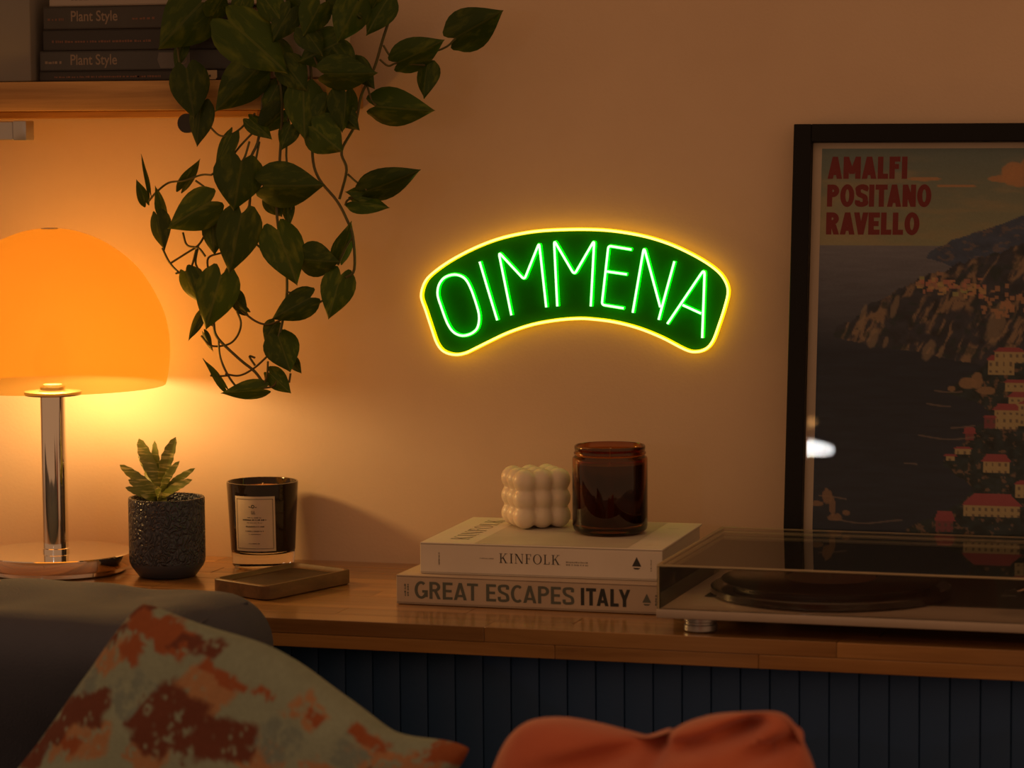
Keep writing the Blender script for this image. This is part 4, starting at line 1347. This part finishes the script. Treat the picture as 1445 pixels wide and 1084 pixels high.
# base x, base y, tip x, tip y, width (photo pixels), depth from wall, tilt
LEAVES = [
    (284, 4, 222, 70, 76, -.150, .2), (322, 28, 405, 102, 76, -.158, -.2), (263, 97, 274, 168, 54, -.160, .15), (284, 148, 277, 207, 38, -.150, .5), (362, 98, 303, 159, 58, -.162, -.15),
    (478, 60, 420, 88, 58, -.140, .2), (458, 104, 532, 104, 48, -.165, .25), (428, 124, 430, 198, 54, -.150, .1), (440, 178, 482, 214, 56, -.155, .2), (398, 156, 362, 190, 40, -.140, -.4),
    (488, 130, 484, 187, 46, -.145, -.5), (562, 88, 627, 57, 46, -.120, .2), (603, 92, 597, 139, 36, -.112, .6), (641, 54, 709, 16, 58, -.110, .1), (529, 150, 612, 157, 52, -.125, .2),
    (517, 270, 593, 241, 44, -.128, .3), (524, 272, 487, 270, 26, -.120, .5), (497, 284, 549, 292, 30, -.122, -.4), (372, 262, 457, 262, 62, -.165, .15), (341, 228, 330, 298, 68, -.170, -.1),
    (298, 284, 235, 323, 56, -.160, .2), (341, 302, 323, 387, 60, -.172, .1), (391, 324, 420, 402, 58, -.160, -.15), (427, 366, 478, 370, 48, -.150, .2), (480, 366, 497, 313, 30, -.140, .5),
    (481, 388, 463, 451, 46, -.150, .1), (438, 420, 382, 451, 42, -.158, .2), (312, 388, 290, 466, 58, -.168, .1), (262, 384, 283, 428, 34, -.150, .4), (393, 475, 410, 525, 48, -.155, -.1),
    (380, 526, 410, 555, 28, -.150, .2), (371, 549, 311, 556, 28, -.155, -.3), (318, 547, 287, 505, 14, -.150, .7), (232, 304, 220, 262, 20, -.140, .7), (222, 304, 231, 353, 32, -.148, .5),
    (206, 286, 193, 253, 17, -.140, .4), (211, 271, 200, 217, 9, -.138, .8), (257, 266, 283, 225, 20, -.140, .5), (327, 190, 302, 244, 26, -.150, .5), (377, 276, 397, 306, 30, -.140, .3),
    (404, 282, 408, 320, 20, -.138, .4), (300, 312, 302, 360, 34, -.145, .3), (284, 442, 265, 481, 18, -.145, .6), (328, 416, 348, 441, 24, -.145, .4), (388, 456, 373, 482, 26, -.145, .2),
    (410, 506, 425, 527, 16, -.140, .2), (272, 382, 283, 400, 20, -.140, .1), (288, 470, 300, 496, 12, -.14, .6), (348, 440, 322, 424, 14, -.14, .3),
    # crown in front of the pot
    (300, 22, 318, -8, 34, -.150, .3), (345, -6, 332, 28, 30, -.135, .2), (505, 2, 476, 62, 50, -.148, -.2), (546, 0, 516, 50, 40, -.130, .3), (372, -4, 402, 36, 38, -.142, .2),
    (452, 6, 428, 52, 44, -.150, -.2), (410, 12, 384, 60, 40, -.146, .3), (470, 66, 500, 108, 40, -.142, .2), (400, 86, 432, 128, 44, -.148, .1), (386, 60, 414, 112, 40, -.144, -.3),
    (520, 22, 540, -14, 34, -.128, .2), (470, -10, 510, 26, 46, -.140, .1), (428, 40, 456, 78, 36, -.152, -.3), (500, 88, 528, 126, 30, -.136, .4), (345, 100, 330, 138, 26, -.138, .3),
    (392, 120, 372, 158, 36, -.140, .2), (464, 140, 448, 186, 38, -.143, -.2), (412, -12, 446, 22, 40, -.138, .2), (258, 60, 246, 98, 22, -.136, .5), (474, 150, 506, 184, 34, -.138, .3),
    (410, 176, 396, 212, 30, -.142, .4), (352, 168, 384, 196, 26, -.146, -.3),
]
for i, a in enumerate(LEAVES):
    add_leaf(*a[:6], tilt=a[6])

STEMS = [
    [(470, -14, -.09), (530, -16, -.105), (553, 4, -.115), (538, 63, -.118), (527, 99, -.120), (510, 134, -.122), (501, 176, -.122), (482, 213, -.122), (489, 240, -.122), (479, 281, -.122)],
    [(541, 64, -.118), (550, 78, -.118), (562, 86, -.118)], [(536, 84, -.118), (548, 93, -.118), (562, 89, -.118), (600, 92, -.113)],
    [(562, 88, -.117), (624, 69, -.110), (643, 54, -.110)], [(518, 120, -.121), (524, 140, -.123), (531, 149, -.125)], [(491, 246, -.122), (503, 257, -.124), (518, 268, -.128)],
    [(500, 278, -.123), (490, 283, -.123), (487, 290, -.123)],
    [(430, -20, -.10), (436, 60, -.13), (442, 160, -.14), (441, 220, -.14), (450, 252, -.145), (475, 283, -.145), (489, 309, -.145), (498, 334, -.145), (500, 380, -.145), (488, 392, -.148)],
    [(396, -10, -.10), (392, 80, -.138), (398, 150, -.14), (394, 240, -.14), (391, 308, -.15), (402, 360, -.15), (405, 400, -.15), (403, 430, -.15), (396, 466, -.15), (393, 476, -.153)],
    [(410, 130, -.14), (404, 220, -.138), (412, 280, -.14), (404, 320, -.14), (396, 330, -.15)],
    [(366, -10, -.10), (372, 90, -.138), (366, 190, -.142), (352, 230, -.15), (352, 290, -.15), (336, 310, -.15), (330, 360, -.15), (316, 390, -.15), (304, 440, -.15), (302, 460, -.152), (308, 478, -.152),
     (338, 507, -.152), (360, 525, -.152), (374, 545, -.152)],
    [(298, 247, -.148), (284, 247, -.146), (259, 255, -.145), (238, 258, -.144), (221, 271, -.144), (210, 284, -.142)], [(276, 255, -.146), (292, 268, -.148), (296, 286, -.15)],
    [(360, 160, -.14), (335, 185, -.145), (312, 192, -.148), (295, 178, -.15)], [(366, 178, -.143), (340, 205, -.146), (318, 232, -.147), (298, 247, -.148)],
    [(229, 350, -.145), (239, 370, -.145), (252, 384, -.145), (262, 386, -.148)], [(240, 372, -.145), (262, 358, -.145), (280, 346, -.145), (290, 330, -.145)],
    [(258, 328, -.146), (264, 346, -.146), (280, 350, -.146), (290, 362, -.146)], [(280, 346, -.145), (276, 370, -.145), (282, 384, -.145)], [(294, 384, -.145), (294, 364, -.145), (312, 357, -.147)],
    [(248, 386, -.146), (268, 380, -.146), (277, 352, -.146)],
    [(308, 478, -.152), (311, 505, -.152), (322, 530, -.153), (334, 547, -.154)], [(318, 528, -.152), (338, 530, -.152), (358, 520, -.152), (376, 504, -.154)],
    [(338, 436, -.146), (360, 453, -.147), (378, 458, -.148), (396, 452, -.15)], [(334, 438, -.146), (340, 456, -.147), (335, 474, -.148), (322, 486, -.148), (298, 488, -.148), (284, 474, -.146)],
    [(297, 530, -.15), (308, 531, -.15), (322, 530, -.152)], [(378, 510, -.153), (377, 528, -.153), (372, 545, -.153)], [(371, 548, -.154), (386, 545, -.153), (392, 535, -.152)],
    [(441, 424, -.155), (450, 427, -.153), (458, 422, -.151)], [(360, 336, -.16), (368, 338, -.158)], [(362, 345, -.158), (370, 352, -.156)], [(426, 365, -.152), (418, 368, -.152)], [(404, 412, -.15), (424, 416, -.155), (438, 421, -.157)],
    [(410, 527, -.15), (408, 540, -.15)], [(360, 516, -.15), (352, 503, -.15), (360, 505, -.15)], [(478, 372, -.147), (488, 350, -.146), (498, 334, -.145)], [(480, 366, -.142), (477, 374, -.146)],
    [(250, 60, -.14), (254, 90, -.15), (263, 98, -.158)], [(300, 20, -.14), (290, 6, -.145), (284, 4, -.149)], [(372, 90, -.138), (364, 94, -.155), (360, 100, -.16)], [(436, 60, -.13), (450, 96, -.155), (459, 104, -.164)],
    [(320, 440, -.15), (328, 420, -.146)], [(300, 460, -.152), (292, 452, -.15), (284, 443, -.146)], [(366, 200, -.142), (360, 240, -.15), (372, 262, -.164)], [(352, 200, -.15), (346, 220, -.16), (341, 229, -.169)],
]
SG = [tube(spline([at(x, y, Y) for x, y, Y in s], 5), .0013 if len(s) < 8 else .0017, 6) for s in STEMS]
for g in SG:
    obj('stem', g, M['stem'], plant, 60)

# ================================================================== SOFA WITH CUSHIONS
sofa = thing('sofa', (-1.5, -.85, 0), 'grey linen sofa in front of the cabinet', 'sofa')


def soft_box(x0, x1, y0, y1, z0, z1, rad, nseg=(34, 10, 22), wob=.006, seed=1, puff=.0):
    """upholstered block: rounded box grid with gentle wrinkles."""
    nx_, ny_, nz_ = nseg
    bm = bmesh.new()
    bmesh.ops.create_cube(bm, size=2)
    bmesh.ops.subdivide_edges(bm, edges=[e for e in bm.edges if abs(e.verts[0].co.x - e.verts[1].co.x) > 1], cuts=nx_, use_grid_fill=True)
    bmesh.ops.subdivide_edges(bm, edges=[e for e in bm.edges if abs(e.verts[0].co.y - e.verts[1].co.y) > 1], cuts=ny_, use_grid_fill=True)
    bmesh.ops.subdivide_edges(bm, edges=[e for e in bm.edges if abs(e.verts[0].co.z - e.verts[1].co.z) > 1], cuts=nz_, use_grid_fill=True)
    c = Vector(((x0 + x1) / 2, (y0 + y1) / 2, (z0 + z1) / 2)); h = Vector(((x1 - x0) / 2, (y1 - y0) / 2, (z1 - z0) / 2))
    for v in bm.verts:
        p = Vector((v.co.x * h.x, v.co.y * h.y, v.co.z * h.z))
        q = Vector([max(-h[i] + rad, min(h[i] - rad, p[i])) for i in range(3)])
        dlt = p - q
        if dlt.length > 1e-6:
            nrm = dlt.normalized()
            # map cube corner region onto the rounded surface
            k = max(abs(dlt.x), abs(dlt.y), abs(dlt.z))
            p = q + nrm * k
        else:
            nrm = Vector((0, 0, 0))
        w_ = c + p
        pu = puff * (1 - v.co.x ** 2) * (1 - v.co.z ** 2)
        w_.y += -pu if v.co.y < 0 else pu * .3
        nn = mnoise.noise(Vector((w_.x * 4.5 + seed, w_.y * 6, w_.z * 5))) * wob + mnoise.noise(Vector((w_.x * 14 + seed, w_.y * 15, w_.z * 12))) * wob * .35
        w_ += (nrm if nrm.length else Vector((0, -1, 0))) * nn
        v.co = w_
    bm.verts.index_update()
    g = [v.co.copy() for v in bm.verts], [tuple(v.index for v in f.verts) for f in bm.faces]
    bm.free()
    return g


SEAT = Z0 - .37


def lean_back(g):
    """overstuffed back: the front rolls over at the top and tucks in towards the seat."""
    out = []
    for v in g[0]:
        k = max(0.0, min(1.0, (Z0 + .02 - v.z) / .22)); k = k * k * (3 - 2 * k)
        f = max(0.0, min(1.0, (-.52 - v.y) / .2))
        out.append(Vector((v.x, v.y + .105 * k * f, v.z)))
    return out, g[1]


bcx1 = at(383, 900, -.520).x
obj('seat_base', box(-2.45, -.10, -1.45, -.46, .12, SEAT - .14, .02, 2), M['sofa'], sofa, 40)
obj('seat_cushion', soft_box(-2.45, -.10, -1.47, -.47, SEAT - .14, SEAT, .05, (30, 14, 6), .004, 5), M['sofa'], sofa, 80)
for sx1, sy1 in ((-2.35, -1.38), (-.2, -1.38), (-2.35, -.55), (-.2, -.55)):
    obj('leg', tube([(sx1, sy1, .0), (sx1, sy1, .125)], .022, 16, up=Vector((1, 0, 0))), M['black'], sofa, 40)
bc = obj('back_cushion', lean_back(soft_box(-2.45, bcx1, -.735, -.475, SEAT - .002, Z0 + .0465, .058, (90, 18, 40), .015, 3, .0)), M['sofa'], sofa, 80)
# piping seam along the cushion's end panel
zc = Z0 + .0465
obj('seam', tube(spline([(bcx1 - .020, -.54, zc - .0100), (bcx1 - .020, -.64, zc - .0100), (bcx1 - .020, -.690, zc - .0185), (bcx1 - .020, -.714, zc - .042), (bcx1 - .019, -.714, Z0 - .015),
                         (bcx1 - .018, -.700, Z0 - .05), (bcx1 - .018, -.675, Z0 - .09)], 6), .0026, 8), M['sofa'], sofa, 60)


def pillow(corners, thick, pull, n=90, nrm=None, seed=0, crease=.004, gap=1.0):
    A, R_, B_, L_ = [Vector(c) for c in corners]
    nrm = nrm or -((R_ - A).cross(L_ - A)).normalized()
    if nrm.y > 0: nrm = -nrm
    V, Fc, ST = [], [], []

    def P(s, t, side):
        a = 4 * s * (1 - s); b_ = 4 * t * (1 - t)
        # edges are pulled in between the corners
        s2 = s + (0.5 - s) * pull * 2 * b_ * (1 - a) ; t2 = t + (0.5 - t) * pull * 2 * a * (1 - b_)
        p = A * (1 - s2) * (1 - t2) + R_ * s2 * (1 - t2) + L_ * (1 - s2) * t2 + B_ * s2 * t2
        # corners rounded off, top edge swollen in the middle with a small ear at the far corner
        ck = (abs(2 * s - 1) * abs(2 * t - 1)) ** 7
        p = p + ((A + R_ + L_ + B_) / 4 - p) * (.050 * ck)
        ew = (1 - t) ** 5
        p = p - (L_ - A).normalized() * ew * (.020 * math.exp(-((s - .40) / .20) ** 2) - .012 * math.exp(-((s - .80) / .11) ** 2))
        h = thick * (max(a, 0) * max(b_, 0)) ** .36
        wr = crease * (mnoise.noise(Vector((s * 5 + seed, t * 5, side))) + .5 * mnoise.noise(Vector((s * 12 + seed, t * 11, side)))) * (a * b_) ** .2
        return p + nrm * (side * (h + wr))
    for side in (1, -1):
        base_ = len(V)
        for j in range(n + 1):
            for i in range(n + 1):
                V.append(P(i / n, j / n, side)); ST.append((i / n, j / n))
        for j in range(n):
            for i in range(n):
                q = (base_ + j * (n + 1) + i, base_ + j * (n + 1) + i + 1, base_ + (j + 1) * (n + 1) + i + 1, base_ + (j + 1) * (n + 1) + i)
                Fc.append(q if side > 0 else q[::-1])
    return V, Fc, np.array(ST)


PYD = -.845
A_ = at(198, 836, PYD + .02); R__ = at(684, 1050, PYD - .01)
L__ = Vector((A_.x - .235, PYD - .03, A_.z - .300)); B__ = Vector((R__.x - .235 + .02, PYD - .10, SEAT + .012))
V, Fc, ST = pillow((A_, R__, B__, L__), .062, .045, 110, seed=2)
me = bpy.data.meshes.new('patterned_pillow')
org = Vector((B__.x, B__.y, SEAT))
me.from_pydata([tuple(v - org) for v in V], [], Fc)
bm = bmesh.new(); bm.from_mesh(me); bmesh.ops.remove_doubles(bm, verts=bm.verts, dist=1e-6)
# remember s,t through a layer: recompute by nearest original vertex order kept below
bm.free()
s_a, t_a = ST[:, 0], ST[:, 1]
nz1 = fbm(s_a * 18, t_a * 18, 5, 5) - .5; nz2 = fbm(s_a * 18 + 50, t_a * 18 + 9, 6, 5) - .5
sd = s_a + .055 * nz1; td = t_a + .055 * nz2
weave = fbm(s_a * 55, t_a * 55, 8, 3)
colr = np.zeros((len(ST), 3)); colr[:] = (.235, .300, .250)
colr[:] = colr * (.85 + .3 * fbm(s_a * 6, t_a * 6, 12)[:, None])
RED, RUST, PEACH, BLUE = (.125, .034, .020), (.27, .078, .026), (.34, .19, .098), (.165, .225, .215)


def ap(mask, c):
    mask = np.clip(mask, 0, 1)[:, None]
    colr[:] = colr * (1 - mask) + np.array(c) * mask


def pxst(px, py):
    d = np.array((px - 199., py - 846.)); e1 = np.array((473., 202.)); e2 = np.array((-.235 * 1480., .300 * 1480))
    det = e1[0] * e2[1] - e1[1] * e2[0]
    return (d[0] * e2[1] - d[1] * e2[0]) / det, (e1[0] * d[1] - e1[1] * d[0]) / det


def patch(px, py, hs, ht, ang, c, tex=.0, soft=.12):
    s0, t0 = pxst(px, py)
    a, b_ = sd - s0, td - t0
    u_ = (a * math.cos(ang) + b_ * math.sin(ang)) / hs; v_ = (-a * math.sin(ang) + b_ * math.cos(ang)) / ht
    mk_ = np.clip((1 - np.maximum(np.abs(u_), np.abs(v_))) / soft, 0, 1)
    if tex: mk_ = mk_ * np.clip((weave - tex + .10) / .16, 0, 1)
    ap(mk_, c)


for a in ((140, 935, .05, .10, 0, PEACH, .45), (170, 930, .05, .06, .3, PEACH, .42), (310, 985, .085, .05, .1, PEACH, .35), (135, 1052, .085, .06, -.5, PEACH, .34), (240, 1070, .06, .05, .2, PEACH, .36),
          (455, 1000, .05, .035, .2, PEACH, .45), (395, 1066, .07, .05, .3, PEACH, .38), (560, 1060, .10, .04, .5, PEACH, .46), (610, 1066, .05, .04, -.4, PEACH, .4), (480, 1075, .05, .03, .3, PEACH, .4),
          (420, 1040, .06, .05, .2, BLUE, .42), (120, 975, .05, .05, .2, BLUE, .42), (210, 985, .06, .06, .2, BLUE, .46), (520, 1050, .05, .04, .1, BLUE, .44), (60, 1060, .05, .06, .2, BLUE, .3)):
    patch(*a)
for a in ((200, 853, .045, .035, .1, RED, 0), (245, 892, .12, .030, .0, RUST, 0), (262, 905, .09, .040, .25, RUST, .33), (300, 918, .07, .025, .0, RED, .40), (205, 922, .045, .035, .3, RUST, .42),
          (340, 962, .085, .018, .05, RUST, .2), (132, 1008, .085, .048, -.45, RED, .2), (85, 1040, .05, .05, -.4, RED, .36), (50, 1070, .05, .05, -.2, RED, .25), (262, 1015, .075, .085, .25, RED, .3),
          (300, 1040, .055, .06, .25, RED, .36), (352, 1050, .075, .060, -.5, RED, .25), (250, 1050, .06, .04, .2, RED, .36), (545, 1022, .055, .018, .0, RUST, .2), (462, 1003, .025, .015, 0, RUST, .3),
          (632, 1045, .035, .05, .2, RUST, .35), (660, 1046, .04, .05, .0, RUST, 0), (120, 1060, .03, .02, 0, RUST, .3), (400, 985, .03, .012, 0, RUST, .4), (170, 900, .02, .05, .1, RED, .4),
          (690, 1070, .03, .1, 0, RED, .3), (560, 1075, .03, .02, 0, RED, .4)):
    patch(*a)
colr *= (.9 + .2 * fbm(s_a * 160, t_a * 160, 15, 2))[:, None]
ca = me.color_attributes.new('print', 'FLOAT_COLOR', 'POINT')
ca.data.foreach_set('color', np.concatenate([colr, np.ones((len(ST), 1))], 1).astype(np.float32).ravel())
me.polygons.foreach_set('use_smooth', [True] * len(me.polygons))
M['pillow'] = attr_mat('printed_cotton', .85, .4, 420)
me.materials.append(M['pillow'])
o = bpy.data.objects.new('patterned_pillow', me); COL.objects.link(o); o.location = org
tag(o, 'sage green pillow with rust red and peach patches on the sofa', 'pillow')

# coral cushion: lumpy top edge with a pinched dip, standing on the seat
OY = -.95
prof = [(690, 1110), (706, 1070), (724, 1040), (748, 1024), (790, 1021), (840, 1030), (880, 1041), (910, 1048), (940, 1041), (968, 1027), (1005, 1017), (1050, 1014), (1092, 1014),
        (1112, 1026), (1126, 1048), (1142, 1080), (1152, 1110)]
top = [at(x, y, OY) for x, y in prof]
tp = spline(top, 5)
nn_ = len(tp)
V, Fc = [], []
ring = 140
HOLLOWS = []
for hpx, hpy, rx, rz, dp in ((1030, 1046, .022, .009, .060), (960, 1066, .028, .008, .030), (1098, 1058, .009, .020, .016), (1072, 1070, .020, .008, .045), (850, 1078, .050, .010, .030), (905, 1075, .010, .020, .035)):
    hp = at(hpx, hpy, OY - .06)
    HOLLOWS.append((hp.x, hp.z, rx, rz, dp))
for i, p in enumerate(tp):
    u = i / (nn_ - 1)
    hgt = p.z - SEAT
    half = .085 * (math.sin(math.pi * min(max(u, .0), 1)) ** .45) + .004
    for k in range(ring):
        a = 2 * math.pi * k / ring
        ca_, sa_ = math.cos(a), math.sin(a)
        z_ = SEAT + .004 + hgt * (.5 + .5 * np.sign(sa_) * abs(sa_) ** .75)
        y_ = OY + half * np.sign(ca_) * abs(ca_) ** .8
        xo = p.x
        # hollows and folds running down from the dip and across the right hump
        if ca_ < 0 and sa_ > 0:
            for hx, hz, rx, rz, dp in HOLLOWS:
                y_ += dp * math.exp(-((p.x - hx) / rx) ** 2 - ((z_ - hz - (p.x - hx) * .25) / rz) ** 2)
        V.append(Vector((xo, y_, z_)))
for i in range(nn_ - 1):
    for k in range(ring):
        k2 = (k + 1) % ring
        Fc.append((i * ring + k, i * ring + k2, (i + 1) * ring + k2, (i + 1) * ring + k))
Fc.append(tuple(range(ring))); Fc.append(tuple((nn_ - 1) * ring + k for k in range(ring)))
tag(obj('coral_cushion', (V, Fc), M['coral'], None, 70), 'coral orange cushion with a pinched dip along its top', 'cushion')

# ================================================================== ROOM LAMPS BEHIND THE CAMERA (seen in the poster glass)
gp = fo + fn * .0104
v = (_fw + _r * ((1146 - 722.5) / F_PX) - _u * ((633 - 542.0) / F_PX)).normalized()
hit = CAM + v * ((gp - CAM).dot(fn) / v.dot(fn))
rv = v - fn * (2 * v.dot(fn))
gl_c = hit + rv * ((-3.95 - hit.y) / rv.y)
print('PENDANT', gl_c)
pend = thing('pendant_lamp', (gl_c.x, gl_c.y, gl_c.z - .03), 'small flat opal pendant lamp across the room', 'lamp')
M['pend'] = emit_mat('pendant_opal', (1.0, .99, .95), 70.0)
obj('globe', lathe([(0, -.016), (.028, -.0145), (.047, -.008), (.052, 0), (.047, .008), (.028, .0145), (0, .016)], gl_c, 40), M['pend'], pend, 60)
obj('cap', lathe([(0, .0165), (.010, .0165), (.008, .045), (0, .05)], gl_c, 24), M['black'], pend, 40)
obj('cord', tube([gl_c + Vector((0, 0, .045)), Vector((gl_c.x, gl_c.y, 2.7))], .003, 8, up=Vector((1, 0, 0))), M['black'], pend)
obj('warm_bulb', lathe([(0, .052), (.010, .056), (.013, .065), (.010, .074), (0, .078)], gl_c + Vector((-.006, 0, 0)), 20), emit_mat('warm_bulb_glass', (1.0, .50, .15), 14.0), pend, 60)
